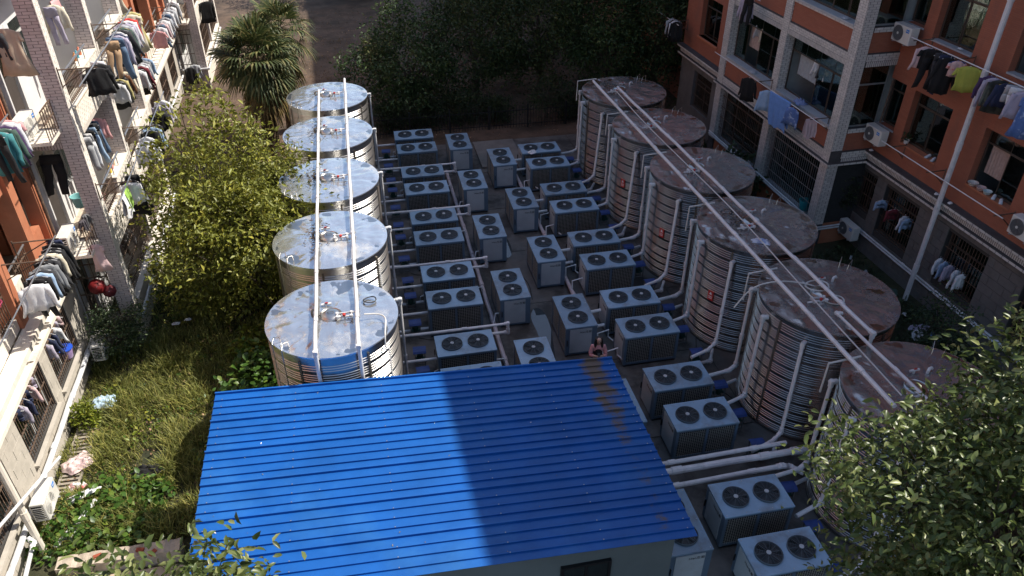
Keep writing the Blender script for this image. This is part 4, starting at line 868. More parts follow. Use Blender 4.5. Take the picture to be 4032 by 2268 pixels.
acl = [(-.52,-.86,3.37,'cream air conditioner on the second-floor ledge with grey mop heads beside it'),(-.52,-.86,3.37+DZ,'cream air conditioner on the third-floor ledge behind the brick pillar side'),(-1.35,-.95,3.2+DZ,'cream air conditioner at the left picture edge, nearest on the third floor'),(-6.35,TW+.42,.62,'white air conditioner low on the stone wall at lower left, fan facing the grass'),
 (-.95,TW+.40,.40,'air conditioner half buried in the bush under the sunlit bay'),(9.2,TW+.35,3.35,'cream air conditioner behind the pink shirt on the far recessed range'),(8.1,TW+.35,3.30,'cream air conditioner beside the jeans on the far recessed range'),(7.6,TW+.35,3.3+DZ,'cream air conditioner high on the far range at the top picture edge'),(19.6,-.86,3.37,'cream air conditioner on the ledge of the farthest tiled bay')]
for q, t_, z, lab in acl: ac(FL, q, t_, z, lab, True, 'air conditioners on the sunlit block')
PB = {}
PB['A'] = pole(FL, -1.4, 4.9, .75, 7.63, 'long clothes pole outside the third floor of the sunlit bay', brk=((-.05,0),(3.5,0)))
PB['B'] = pole(FL, -1.3, 6.2, .75, 4.80, 'long clothes pole outside the second floor of the sunlit bay', brk=((-.05,0),(3.5,0)))
PB['C'] = pole(FL, -6.3, -2.3, -.40, 4.70, 'long clothes pole at the left picture edge over the barred windows', brk=((-3.3,TW),(-1.9-.5,TW)))
PB['D'] = pole(FL, 8.4, 18.4, -.45, 4.74, 'long clothes pole along the far recessed range', brk=((8.5,TW),(11.3,TW),(14,TW),(16.8,TW)))
PB['E'] = pole(FL, 7.3, 14.5, -.45, 7.7, 'clothes pole along the far recessed range near the top edge', brk=((8.5,TW),(11.3,TW)))
PB['K'] = pole(FL, -6.6, -2.35, -.40, 7.50, 'clothes pole on the third floor at the left picture edge', brk=((-3.3,TW),))
t = thing('gutter_arm', 'white pipe arm sticking out of the lower left wall with a white cap', 'pipe', FL.w(-7.7,TW+.1,2.2)); P_ = lambda s_,t_,z: tuple(a-c for a, c in zip(FL.w(s_,t_,z), FL.w(-7.7,TW+.1,2.2)))
pipe(t, [P_(-8.6,TW+.5,2.35), P_(-5.8,TW+.75,1.45)], .03)
# poles on the right block
PB['L'] = pole(FR, 10.2, 8.2, TB+.6, 6.75, 'short clothes pole high on the white tiled bay at the top edge', .013, brk=((9.9,TB),), m=M_PVC)
PB['G'] = pole(FR, 10.7, 3.44, TB+.6, 4.30, 'clothes pole outside the white tiled bay with blue sheet', .013, brk=((7.5,TB),(4.1,TB)), m=M_PVC)
PB['H'] = pole(FR, 2.75, -3.2, .55, 7.05, 'upper clothes pole on the red brick wall with a yellow shirt', .015, brk=((2.5,0),(.9,0)), m=M_PVC)
PB['I'] = pole(FR, 2.7, -2.1, .55, 4.02, 'empty clothes pole on the red brick wall above the cornice', .015, brk=((2.3,0),(.6,0),(-1.9,0)), m=M_PVC)
PB['J'] = pole(FR, 16.5, 14.2, 1.95, 4.3, 'far clothes pole at the end of the red brick block', .013, brk=((14.9,1.2),), m=M_PVC)
# ================================================================ VEGETATION
def leafmat(name, c, c2, cover=.3, rough=.45, trans=.28, isl=.35): return mat(name, c, rough, 0, .18, .9, island=isl, col2=c2, cover=cover, trans=trans, spec=.4)
M_BARK = mat('bark', (.085,.065,.05), .9, var=.3, scale=9, bump=.6, bscale=25)
def unitv(a): return a/np.maximum(np.linalg.norm(a, axis=1, keepdims=True), 1e-6)
def leaf_mesh(name, pos, size, m, wid=.42, droop=0., up=.7, out=None, fold=.18, six=False):
    """one small folded blade for every point; returns mesh (positions in units, scaled by S)"""
    N = len(pos); d = rng.normal(size=(N,3)); d[:,2] = d[:,2]*.6 - droop
    if out is not None: d = unitv(d) + out*.9
    d = unitv(d); nrm = rng.normal(size=(N,3))*.55; nrm[:,2] += up; nrm = unitv(nrm - d*np.sum(nrm*d,1,keepdims=True)); sd_ = np.cross(d, nrm)
    L_ = np.asarray(size).reshape(-1,1)*np.ones((N,1)); W_ = L_*wid; b0 = pos
    if six:
        V = np.stack([b0, b0+d*L_*.3+sd_*W_*.42+nrm*L_*fold*.6, b0+d*L_*.72+sd_*W_*.34+nrm*L_*fold*.35, b0+d*L_-nrm*L_*.12, b0+d*L_*.72-sd_*W_*.34+nrm*L_*fold*.35, b0+d*L_*.3-sd_*W_*.42+nrm*L_*fold*.6, b0+d*L_*.5+nrm*L_*.02], 1); n = 7
        T = np.array([(0,1,6),(1,2,6),(2,3,6),(3,4,6),(4,5,6),(5,0,6)])
    else:
        V = np.stack([b0, b0+d*L_*.5+sd_*W_*.5+nrm*L_*fold, b0+d*L_-nrm*L_*.08, b0+d*L_*.5-sd_*W_*.5+nrm*L_*fold], 1); n = 4; T = np.array([(0,1,2),(0,2,3)])
    V = (V*S).reshape(-1,3); Fc = (T[None]+ (np.arange(N)*n)[:,None,None]).reshape(-1,3)
    me = bpy.data.meshes.new(name); me.vertices.add(len(V)); me.vertices.foreach_set('co', V.ravel().astype('f')); nf = len(Fc)
    me.loops.add(nf*3); me.loops.foreach_set('vertex_index', Fc.ravel().astype('i')); me.polygons.add(nf); me.polygons.foreach_set('loop_start', (np.arange(nf)*3).astype('i')); me.polygons.foreach_set('loop_total', np.full(nf,3,dtype='i'))
    me.materials.append(m); me.update(calc_edges=True); me.validate(); return me
def clumps(c, rad, n, lo=.45, seed=0, rough=.35):
    g = np.random.default_rng(seed); d = unitv(g.normal(size=(n,3))); q = (lo**3 + (1-lo**3)*g.random((n,1)))**(1/3)
    k = np.array([1+rough*noise.noise(Vector((v*1.6).tolist())+Vector((seed*3.1,0,0)))*1.6 for v in d]).reshape(-1,1)
    return np.array(c) + d*q*k*np.array(rad), d
def tree(name, label, base, c, rad, nc, per, cr, ls, m, seed, trunk=.12, group=None, wid=.42, six=False, droop=.15, flat=.7, lo=.45, rough=.35, limbs=14, twig=True):
    t = thing(name, label, 'tree', base, 0, group); o = np.array(base); P, D_ = clumps(np.array(c)-o, rad, nc, lo, seed, rough)
    g = np.random.default_rng(seed+5); pos = np.repeat(P, per, 0) + g.normal(size=(nc*per,3))*cr*np.array([1,1,flat]); out = unitv(np.repeat(D_, per, 0)+g.normal(size=(nc*per,3))*.8)
    put('crown', leaf_mesh('crown', pos, ls*(.65+.7*g.random(nc*per)), m, wid, droop, .75, out, six=six), t, kind=None)
    b = MB(); cz = c[2]-o[2]; top = np.array(c)-o; kn = [(0,0,-.15),(.05,.03,cz*.25),(top[0]*.35,top[1]*.35,cz*.5),(top[0]*.7,top[1]*.7,cz*.8),tuple(top)]
    b.tube(kn, trunk, 8, trunk*.4); idx = g.choice(nc, min(limbs, nc), replace=False)
    for i in idx:
        e = P[i]; s_ = np.array(kn[2])*(1-.5*g.random())+np.array(kn[3])*.5*g.random(); mid = (s_+e)/2+g.normal(size=3)*.12; mid[2] += .1
        b.tube([tuple(s_), tuple(mid), tuple(e)], trunk*.32, 5, trunk*.08)
    if twig:
        for i in g.choice(nc, min(nc, limbs*5), replace=False):
            j = idx[g.integers(len(idx))]; e = P[i]; s_ = P[j]*.5+np.array(kn[3])*.5; b.tube([tuple(s_), tuple(e)], .014, 4, .006)
    b.build('trunk', M_BARK, t, smooth=True); return t
L_MAG = leafmat('yellow_green_leaf', (.20,.215,.035), (.32,.29,.05), .22); L_NEAR = leafmat('glossy_green_leaf', (.095,.13,.035), (.20,.215,.08), .3, .36); L_DARK = leafmat('dark_evergreen_leaf', (.030,.050,.017), (.055,.075,.025), .3, .5)
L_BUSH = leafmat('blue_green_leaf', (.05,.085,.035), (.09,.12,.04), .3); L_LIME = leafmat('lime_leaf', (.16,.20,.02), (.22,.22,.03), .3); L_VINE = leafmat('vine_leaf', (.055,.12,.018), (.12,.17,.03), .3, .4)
L_PALE = leafmat('pale_climber_leaf', (.13,.16,.05), (.24,.25,.10), .4); L_PALM = leafmat('palm_leaf', (.062,.085,.028), (.14,.13,.05), .3, .6, .2); L_DEAD = leafmat('dead_palm_leaf', (.20,.14,.05), (.12,.08,.035), .4, .7, .15)
tree('magnolia_tree', 'yellow-green broadleaf tree between the sunlit bay and the bright tanks', (-4.5,20.4,0), (-3.65,19.8,2.75), (2.15,2.5,2.45), 430, 46, .22, .155, L_MAG, 11, .13, six=False, lo=.45, rough=.5, droop=.05, limbs=26)
tree('near_tree', 'large leafy tree with sun-tipped leaves filling the lower right corner', (6.6,3.9,0), (6.05,3.92,6.95), (2.0,1.42,2.65), 720, 48, .16, .088, L_NEAR, 23, .16, six=True, wid=.5, lo=.5, rough=.3, droop=.5, limbs=24)
tree('near_tree', 'small-leaved treetop poking up at the lower left picture edge beside the roof', (-2.7,5.1,0), (-2.55,5.35,5.15), (1.25,.8,1.65), 150, 34, .17, .13, L_NEAR, 31, .1, six=True, wid=.45, lo=.4, rough=.35, droop=.6, limbs=14)
dk = [((2.4,33.6),(2.3,33.8,2.3),(2.2,1.9,2.3)),((5.4,34.6),(5.4,34.6,3.3),(2.4,2.0,3.1)),((8.6,35.4),(8.5,35.4,3.6),(2.3,2.0,3.3)),((11.3,33.6),(11.3,33.7,3.1),(2.2,1.9,3.0)),((13.6,33.2),(13.6,33.3,3.4),(1.7,1.7,3.2)),((6.8,41.5),(6.8,41.5,4.2),(3.0,2.4,3.6)),((12.2,41),(12.2,41,4.4),(3.2,2.4,3.8)),((.2,55),(.2,55,3.0),(3.6,2.5,2.8)),((9.5,50),(9.5,50,5),(4.5,3,4.2)),((15.3,38),(15.3,38,3.6),(2.2,2.2,3.4))]
dl = ['dark evergreen nearest the sunlit tanks behind the fence','broad dark evergreen behind the end-on heat pumps','tall dark evergreen left of the gap behind the fence','dark evergreen directly behind the farthest shaded tank','dark evergreen against the corner of the brick block','second-row dark tree above the broad evergreen','second-row dark tree towards the brick block','distant dark tree at the top edge behind the brown clearing','farthest dark tree at the top centre of the picture','dark tree between the evergreens and the brick block']
LDK = [leafmat('evergreen_leaf_%d' % k, a, b_, .3, .45) for k, (a, b_) in enumerate((((.056,.10,.034),(.095,.14,.042)),((.046,.08,.028),(.085,.11,.036)),((.062,.092,.03),(.115,.13,.042))))]
for i, (bs, c, rd) in enumerate(dk): tree('evergreen_tree', dl[i], (*bs, 0), c, rd, 150, 70, .30, .16, LDK[i % 3], 40+i, .16, 'dark trees behind the fence', lo=.55, rough=.45, limbs=10, twig=False)
tree('climber_sapling', 'sapling with pale sunlit top leaves in front of the brown clearing', (1.0,33.4,0), (.95,33.4,2.75), (.55,.5,.75), 36, 22, .15, .15, L_PALE, 61, .05, lo=.2, limbs=6)
tree('young_tree', 'thin young tree standing alone by the back fence', (8.0,31.6,0), (8.0,31.6,1.15), (.75,.6,.6), 40, 26, .16, .10, L_DARK, 62, .05, lo=.2, limbs=6)
tree('shrub', 'round blue-green shrub against the barred side of the sunlit bay', (-6.95,17.75,0), (-6.85,17.75,.95), (.72,.62,.85), 90, 40, .13, .075, L_BUSH, 63, .06, lo=.3, limbs=8)
tree('shrub', 'small bright lime bush beside the slotted drain at lower left', (-7.32,15.3,0), (-7.3,15.3,.30), (.33,.36,.30), 40, 22, .08, .095, L_LIME, 64, .03, lo=.2, limbs=5, twig=False)
tree('leafy_plant', 'dark broad-leaved plant at the foot of the white tiled bay', (13.0,23.2,0), (13.0,23.2,.95), (.85,.9,.6), 34, 16, .2, .24, L_DARK, 65, .05, lo=.3, limbs=8, wid=.55)
tree('shrub', 'feathery dark shrub under the barred window at far right', (14.4,13.6,0), (14.3,13.6,1.0), (.6,.7,1.0), 60, 34, .16, .085, L_BUSH, 66, .05, lo=.2, limbs=8)
tree('climbing_plant', 'dark creeper on the recessed corner under the bay cornice', (15.1,19.9,0), (15.15,19.95,1.9), (.22,.42,.9), 40, 26, .12, .09, L_DARK, 67, .02, lo=.1, limbs=4, twig=False)
tree('weed_clump', 'tall weed growing against the wall at the bay foot', (-6.25,20.2,0), (-6.2,20.2,.75), (.28,.4,.65), 26, 16, .09, .12, L_VINE, 68, .02, lo=.1, limbs=5, twig=False)
for i, (x, y, r_, h_) in enumerate(((1.2,31.9,.75,.85),(2.6,32.0,.8,.8),(4.2,32.1,.85,1.0),(5.8,32.0,.75,.8),(9.3,31.7,.8,.95),(10.4,31.2,.7,.8),(-.6,32.2,.8,1.2),(11.9,31.0,.7,.7))):
    tree('shrub', 'dark shrub behind the iron fence, %s from the palms' % ORD[(i+1) if i < 6 else (0 if i == 6 else 7)], (x,y,0), (x,y,h_*.75), (r_,r_*.8,h_*.75), 60, 34, .17, .11, L_DARK, 80+i, .04, 'shrubs behind the fence', lo=.3, limbs=6, twig=False)
# --- palms
def palm(label, base, h, seed, n=46, fl=1.15):
    g = random.Random(seed); t = thing('fan_palm', label, 'palm tree', base, 0, 'fan palms'); b = MB()
    b.tube([(0,0,-.1),(.02,.03,h*.3),(.05,.05,h*.7),(.06,.08,h)], .33, 12, .27); tk = b.build('trunk', mat('palm_fibre', (.075,.05,.032), 1, var=.4, scale=14, bump=1, bscale=30), t, smooth=True)
    b = MB()      # shaggy fibre and old leaf bases
    for i in range(420):
        a = g.uniform(0,6.283); z = g.uniform(.1,h*1.02); r0 = .31; x, y = r0*math.cos(a), r0*math.sin(a); l = g.uniform(.12,.34); w_ = g.uniform(.008,.022)
        b.add([(x-w_*math.sin(a), y+w_*math.cos(a), z),(x+w_*math.sin(a), y-w_*math.cos(a), z),(x*(1.35+g.random()*.3), y*(1.35+g.random()*.3), z-l*(.6 if g.random() < .5 else -.4))], [(0,1,2)])
    b.build('fibre', L_DEAD if seed % 2 else M_BARK, t, recalc=False, kind='stuff')
    for i in range(n):
        el = R((80-128*(i/n/.72)**.95 if i < n*.72 else -58-20*g.random()) + g.uniform(-8,8)); az = i*2.399+g.uniform(-.2,.2); pl_ = fl*g.uniform(.45,.62); bl = fl*g.uniform(.5,.68); dead = i > n*.72 and g.random() < .45
        dv = Vector((math.cos(el)*math.cos(az), math.cos(el)*math.sin(az), math.sin(el))); sd_ = Vector((-math.sin(az), math.cos(az), 0)); up = dv.cross(sd_)*-1
        if up.z < 0: up = -up
        o = Vector((.05,.07,h - (g.random()*.9 if i > n*.72 else 0))); c = o+dv*pl_ - Vector((0,0,.10*pl_)); b = MB(); b.tube([tuple(o), tuple(o+dv*pl_*.5+Vector((0,0,.02))), tuple(c)], .014, 4, .008); nl = 19
        for k in range(nl):
            f = (k/(nl-1)-.5)*R(205); q = dv*math.cos(f)+sd_*math.sin(f); ln = bl*(1-.28*abs(f)/1.8)*g.uniform(.9,1.05); wv = (up*.25+q.cross(up)).normalized()*.022*fl
            p1 = c+q*ln*.55+up*.03; p2 = c+q*ln*.82-Vector((0,0,.03+.05*g.random())); p3 = c+q*ln-Vector((0,0,.10+.22*g.random()+(.15 if dead else 0)))
            b.add([tuple(c),tuple(p1+wv),tuple(p1-wv),tuple(p2+wv*.8),tuple(p2-wv*.8),tuple(p3)], [(0,2,1),(1,2,4,3),(3,4,5)])
        b.build('frond', L_DEAD if dead else L_PALM, t, recalc=False)
    b = MB()      # hanging dark fruit stalks
    for i in range(130):
        a = g.uniform(4.2,6.2); l = g.uniform(.2,.5); x, y = .25*math.cos(a), .25*math.sin(a); b.tube([(x,y,h-.25),(x*1.9+g.uniform(-.1,.1),y*1.9,h-.3-l*.5),(x*2.1+g.uniform(-.12,.12),y*2.1,h-.35-l)], .006, 3)
    b.build('fruit_stalks', mat('dark_fruit', (.04,.022,.02), .9), t, recalc=False, kind='stuff')
palm('shaggy fan palm beside the far end of the sunlit tanks', (-3.64,30.5,0), 3.95, 3, 92, 1.65); palm('second fan palm at the top edge, behind the shaggy one', (-2.85,32.6,0), 4.35, 4, 44, 1.45)
# --- grass and weeds: uncountable ground cover
def blades(n, x0, x1, y0, y1, hmin, hmax, m, name, fn=None, w_=.010, lean=.45, label='', z=0):
    g = np.random.default_rng(n+int(x0*10)+5); P = np.c_[g.uniform(x0,x1,n), g.uniform(y0,y1,n), np.full(n,z)]
    if fn is not None: P = P[fn(P)]
    N = len(P); h = g.uniform(hmin,hmax,(N,1))*np.array([[max(.35, .95+1.1*noise.noise(Vector((x*1.3, y*1.3, 9))))] for x, y, z_ in P.tolist()]); a = g.uniform(0,6.283,N); d = np.c_[np.cos(a),np.sin(a),np.zeros(N)]; sd_ = np.c_[-np.sin(a),np.cos(a),np.zeros(N)]; l = h*lean*g.uniform(.3,1.6,(N,1)); up = np.array([[0,0,1.]])
    V = np.stack([P-sd_*w_, P+sd_*w_, P+up*h*.6+d*l*.4+sd_*w_*.7, P+up*h*.6+d*l*.4-sd_*w_*.7, P+up*h*.92+d*l], 1); V = (V*S).reshape(-1,3); k = (np.arange(N)*5)[:,None]
    f = [tuple(r) for r in (np.array([[0,1,2,3]])+k).tolist()] + [tuple(r) for r in (np.array([[3,2,4]])+k).tolist()]
    me = bpy.data.meshes.new(name); me.from_pydata(V.tolist(), [], f); me.materials.append(m); o = put(name, me, kind='stuff'); o['label'] = label; o['category'] = 'grass'; return o
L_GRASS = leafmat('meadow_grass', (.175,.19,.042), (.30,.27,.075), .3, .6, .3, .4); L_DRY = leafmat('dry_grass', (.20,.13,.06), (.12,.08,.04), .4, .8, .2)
def patch(th): return lambda P: np.array([noise.noise(Vector((x*.9, y*.9, 0)))+.35*noise.noise(Vector((x*2.6, y*2.6, 4))) > th for x, y, z in P.tolist()], dtype=bool)
blades(70000, -7.55, -2.3, 11.4, 29, .10, .34, L_GRASS, 'grass', lambda P: patch(-.48)(P) & ~((P[:,0] < -5.9) & (P[:,1] > 19) & (rng.random(len(P)) < .75)), .010, .7, 'rough yellow-green grass between the sunlit block and the tanks')
blades(9000, -8.2, -3.0, 7.0, 11.2, .06, .26, L_GRASS, 'grass', lambda P: patch(.0)(P) & ((P[:,1] > 10.9) | (P[:,0] < -6.2)), .010, .7, 'grass along the sandy path at the lower left corner')
blades(9000, -7.0, 1.0, 29, 46, .03, .14, L_DRY, 'dry_grass', patch(.0), .010, .9, 'dry brown grass stubble around the palms')
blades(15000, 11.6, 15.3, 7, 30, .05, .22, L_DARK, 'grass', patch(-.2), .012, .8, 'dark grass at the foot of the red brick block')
def cover(n, fn, ls, m, name, label, x0, x1, y0, y1, hz, wid=.7, six=True):
    g = np.random.default_rng(n); P = np.c_[g.uniform(x0,x1,n), g.uniform(y0,y1,n), np.zeros(n)]; P = P[fn(P)]; P[:,2] = np.abs(g.normal(size=len(P)))*hz*.6+.05
    o = put(name, leaf_mesh(name, P, ls*(.6+.7*g.random(len(P))), m, wid, .0, 1.3, None, .10, six), kind='stuff'); o['label'] = label; o['category'] = 'ground cover'
def ell(cx, cy, rx, ry, k=.35): return lambda P: np.array([((x-cx)/rx)**2+((y-cy)/ry)**2 < 1+k*2*noise.noise(Vector((x*1.7,y*1.7,cx))) for x, y, z in P.tolist()], dtype=bool)
cover(3400, ell(-6.0,12.35,1.15,.95), .15, L_VINE, 'vine_cover', 'bright green broad-leaved vines beside the broken wall at lower left', -8,-4,11,14, .28)
cover(3000, ell(-3.3,15.2,.8,1.7), .17, L_VINE, 'vine_cover', 'dark broad vines beside the nearest sunlit tank', -4.4,-2.4,13,17.4, .85)
cover(900, ell(-3.4,17.4,.7,.9), .16, L_LIME, 'vine_cover', 'yellowing vines in the shade between tree and tanks', -4.4,-2.4,16,19, .4)
cover(5200, patch(.02), .075, L_VINE, 'weeds', 'small green weeds scattered through the sunlit grass', -7.4,-2.5,11.6,24, .16, .6, False)
cover(3800, patch(.22), .11, L_LIME, 'weeds', 'yellowish broad weeds in patches of the sunlit grass', -7.2,-2.7,11.8,25, .22, .6, False)
cover(900, ell(-7.15,11.7,.55,.5), .12, L_VINE, 'vine_cover', 'leafy vine below the rainwater pipe at lower left', -8,-6,10.8,12.6, .4)
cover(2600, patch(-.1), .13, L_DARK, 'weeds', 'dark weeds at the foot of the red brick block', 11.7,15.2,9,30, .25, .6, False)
cover(5000, patch(-.2), .12, L_DARK, 'undergrowth', 'dark undergrowth under the trees behind the fence', .3,15,31.3,40, .35, .6, False)
M_LITTER = mat('fallen_leaf', (.17,.10,.055), .9, island=.5, col2=(.3,.2,.12), cover=.25)
cover(2600, lambda P: (P[:,0] < 16), .07, M_LITTER, 'leaf_litter', 'fallen leaves lying in the sunlit grass', -7.4,-2.6,11.5,29, .03, .7, False)
cover(5200, lambda P: (P[:,0] < 16), .07, M_LITTER, 'leaf_litter', 'fallen brown leaves on the clearing behind the tanks', -7,14,30,52, .01, .7, False)
# --- dark iron fence behind the yard
fn = thing('iron_fence', 'dark iron picket fence along the back of the yard', 'fence', (.3,31.1,0))
for z in (.15,.78): b = MB(); b.box(0,10.2,-.012,.012,z,z+.03); b.build('rail', M_BLACK, fn)
pk = MB(); pk.loft([[(-.009,-.009,.02),(.009,-.009,.02),(.009,.009,.02),(-.009,.009,.02)],[(-.009,-.009,.95),(.009,-.009,.95),(.009,.009,.95),(-.009,.009,.95)],[(-.001,-.001,1.02),(.001,-.001,1.02),(.001,.001,1.02),(-.001,.001,1.02)]]); pm = pk.mesh('picket', M_BLACK)
x = .05
while x < 10.2: put('picket', pm, fn, (x,0,0)); x += .125
for x in np.arange(0,10.3,1.7): b = MB(); b.box(x-.03,x+.03,-.03,.03,0,1.05); b.build('post', M_BLACK, fn)
# ================================================================ LAUNDRY
CLOTH = {'black':(.006,.006,.007),'charcoal':(.035,.036,.04),'grey':(.20,.21,.22),'pale grey':(.42,.43,.45),'white':(.72,.72,.73),'cream':(.66,.60,.46),'navy':(.02,.028,.07),'blue jeans':(.10,.16,.25),'pale blue':(.30,.42,.58),'sky blue':(.13,.27,.60),'pink':(.62,.32,.32),'pale pink':(.66,.47,.47),'red':(.50,.04,.03),'dark red':(.16,.02,.03),'yellow':(.48,.42,.18),'lime':(.40,.42,.07),'green':(.28,.48,.08),'dark green':(.05,.09,.07),'teal':(.05,.21,.22),'purple':(.06,.03,.09),'lavender':(.42,.38,.47),'tan':(.40,.26,.15),'brown':(.16,.07,.03),'beige':(.52,.40,.29),'camouflage':(.09,.10,.08)}
def clothmat(c):
    k = 'cloth_'+c.replace(' ', '_')
    if k not in MT: MT[k] = mat(k, CLOTH[c], .85, var=.10, scale=6, bump=.12, bscale=40, sheen=.04, col2=((.03,.035,.03) if c == 'camouflage' else None), cover=.5, edge=.04)
    return MT[k]
def printmat(name, a, b2, sc): 
    if name not in MT: MT[name] = mat(name, a, .85, col2=b2, cover=.42, scale=sc, edge=.03)
    return MT[name]
gr = random.Random(5)
def ring(cx, hw, hd, z, n, ph, amp, twist=0):
    P = []
    for j in range(n):
        a = 2*math.pi*j/n; x = hw*math.cos(a); y = hd*math.sin(a) + amp*math.sin(x*31+ph)+.5*amp*math.sin(x*57+ph*2+z*9); P.append((cx+x, y, z))
    return P
def garment_mesh(kind, m, w=1.0, h=1.0):
    b = MB(); ph = gr.uniform(0,6); n = 22
    if kind in ('shirt','tee','coat','dress'):
        H = {'shirt':.62,'tee':.60,'coat':.86,'dress':1.05}[kind]*h; W = .225*w
        prof = [(.045,.02,-.045),(.075,.03,-.05),(.16,.04,-.085),(.20,.045,-.13),(.205,.045,-.22),(.20,.04,-.45*H-.05),(.21*(1.15 if kind == 'dress' else 1),.045,-.75*H),(.225*(1.35 if kind == 'dress' else 1.02),.05,-H)]
        b.loft([ring(0, q*W/.225, d, z, n, ph, .010+.016*min(1, abs(z)/H)) for q, d, z in prof])
        sl = {'shirt':.56,'tee':.22,'coat':.60,'dress':.2}[kind]*h
        for s_ in (-1, 1):
            sp = .30 if kind == 'tee' else .10+gr.uniform(0,.08); rings = []
            for i in range(6):
                f = i/5; cx = s_*(W*.80 + sp*sl*f + .02*f); z = -.12 - sl*f*(.75 if kind == 'tee' else 1); r_ = .068-.020*f
                rings.append([(cx+r_*math.cos(a)*(1-.25*f), .035*math.sin(a)+.012*math.sin(7*f+ph+s_), z+s_*.35*r_*math.cos(a)*(.6 if kind == 'tee' else .2)) for a in (2*math.pi*j/10 for j in range(10))])
            b.loft(rings)
    elif kind in ('trousers','shorts'):
        H = (.92 if kind == 'trousers' else .45)*h; W = .17*w
        b.loft([ring(0, W*q, d, z, n, ph, .008) for q, d, z in ((.95,.035,-.03),(1,.04,-.08),(1.05,.045,-.26))])
        for s_ in (-1, 1):
            b.loft([[(s_*W*(.53+.16*f)+W*.52*(1-.32*f)*math.cos(a), (.045-.01*f)*math.sin(a)+.014*math.sin(f*6+ph)*f+.006*math.sin(math.cos(a)*6+ph), -.24-(H-.24)*f) for a in (2*math.pi*j/12 for j in range(12))] for f in (0,.2,.4,.6,.8,1)])
    elif kind in ('towel','sheet'):
        W = (.22 if kind == 'towel' else .46)*w; H = (.55 if kind == 'towel' else .78)*h; nx = 16; rows = []; g0 = [.03,.012,.0]
        for (y, z) in [(.05,-H*.85),(.04,-H*.4),(.022,-.06),(.012,.012),(-.012,.016),(-.024,-.05),(-.045,-H*.35),(-.05,-H*.7),(-.05,-H)]:
            d = min(1, abs(z)/H); rows.append([(-W+2*W*i/nx*(1-.1*d)+.1*d*W, y+.030*d*math.sin(i*1.35+ph)+.014*d*math.sin(i*2.9+z*8), z+.05*d*math.sin(i*.5+ph)*d) for i in range(nx+1)])
        thick = [[(x, y+(.006 if k_ > 3 else -.006), z-.004) for x, y, z in r_] for k_, r_ in enumerate(rows)]
        b.loft(rows, cap=False, closed=False); b.loft(thick, cap=False, closed=False)
    q1, q2, q3 = gr.uniform(-.16,.16), gr.uniform(0,30), gr.uniform(.7,1.3)      # no two hang alike: swing, twist, uneven hem
    b.v = [(x*(1+.10*q3*noise.noise(Vector((q2, z*3, 1))))+q1*z*z*.5+.03*noise.noise(Vector((z*4+q2, y*3, 0)))*min(1, -z*3 if z < 0 else 0), y+.05*noise.noise(Vector((x*3+q2, z*2.5, 2)))*min(1, -z*2 if z < 0 else 0), z*(1+.07*noise.noise(Vector((x*5+q2, 0, 3))))) for x, y, z in b.v]
    return b.mesh('cloth', m, smooth=2, recalc=kind not in ('towel','sheet'))
HANG = MB(); HANG.tube([(-.19,0,-.10),(-.1,0,-.065),(0,0,-.045),(.1,0,-.065),(.19,0,-.10)], .006, 5); HANG.tube([(0,0,-.045),(0,0,-.01),(.015,0,.012),(.0,0,.022),(-.012,0,.012)], .003, 4); HANGM = {c: HANG.mesh('hanger', mat('hanger_'+c, {'w':(.7,.7,.7),'b':(.05,.15,.5),'y':(.7,.45,.03)}[c], .4)) for c in 'wby'}
def garment(fr, q, t, z, kind, col, label, w=1, h=1, rot=None, m=None, along=False, hang='w', group='laundry'):
    nm = {'shirt':'shirt','tee':'tee_shirt','coat':'jacket','dress':'dress','trousers':'trousers','shorts':'shorts','towel':'towel','sheet':'sheet'}[kind]
    o = put(nm, garment_mesh(kind, m or clothmat(col), w, h), None, fr.w(q, t, z), (fr.rz() if along else -fr.ang) + (gr.uniform(-.3,.3) if rot is None else rot)); o.rotation_euler[0] = gr.uniform(-.04,.04); o.rotation_euler[1] = gr.uniform(-.06,.06)
    tag(o, label, {'tee':'t-shirt','coat':'jacket'}.get(kind, kind), group)
    if kind not in ('towel','sheet'): put('hanger', HANGM[hang], o)
    return o
KN = {'shirt':'long-sleeved top','tee':'t-shirt','coat':'jacket','dress':'dress','trousers':'trousers','shorts':'shorts','towel':'towel','sheet':'sheet'}
def rack(fr, items, t, z, where, group, dz=-.02):
    for i, it in enumerate(items):
        q, kind, col = it[:3]; kw = it[3] if len(it) > 3 else {}
        garment(fr, q, t+gr.uniform(-.02,.02), z+dz, kind, col, '%s %s, %s %s' % (col, KN[kind], ORD[i] if i < 12 else 'number %d' % (i+1), where), group=group, **kw)
rack(FL, [(-.02,'tee','black',dict(w=1.25,h=1.1,rot=.45)),(.30,'shirt','black',dict(w=1.1,h=1.05,rot=.4)),(.42,'trousers','white'),(2.0,'trousers','tan',dict(w=.95,rot=.3)),(2.25,'trousers','blue jeans',dict(w=1.3,h=1.15)),(2.5,'shirt','lavender',dict(h=1.2)),(2.68,'coat','navy'),(2.85,'shirt','white'),(3.02,'coat','charcoal',dict(h=1.1)),(3.2,'coat','dark green',dict(hang='y')),(3.42,'shirt','pale grey'),(3.62,'coat','lavender',dict(w=1.15)),(3.85,'shirt','white'),(4.1,'shirt','red'),(4.45,'dress','cream',dict(w=1.2)),(4.75,'dress','yellow')], .75, 7.63, 'along the third-floor pole of the sunlit bay', 'laundry outside the third floor')
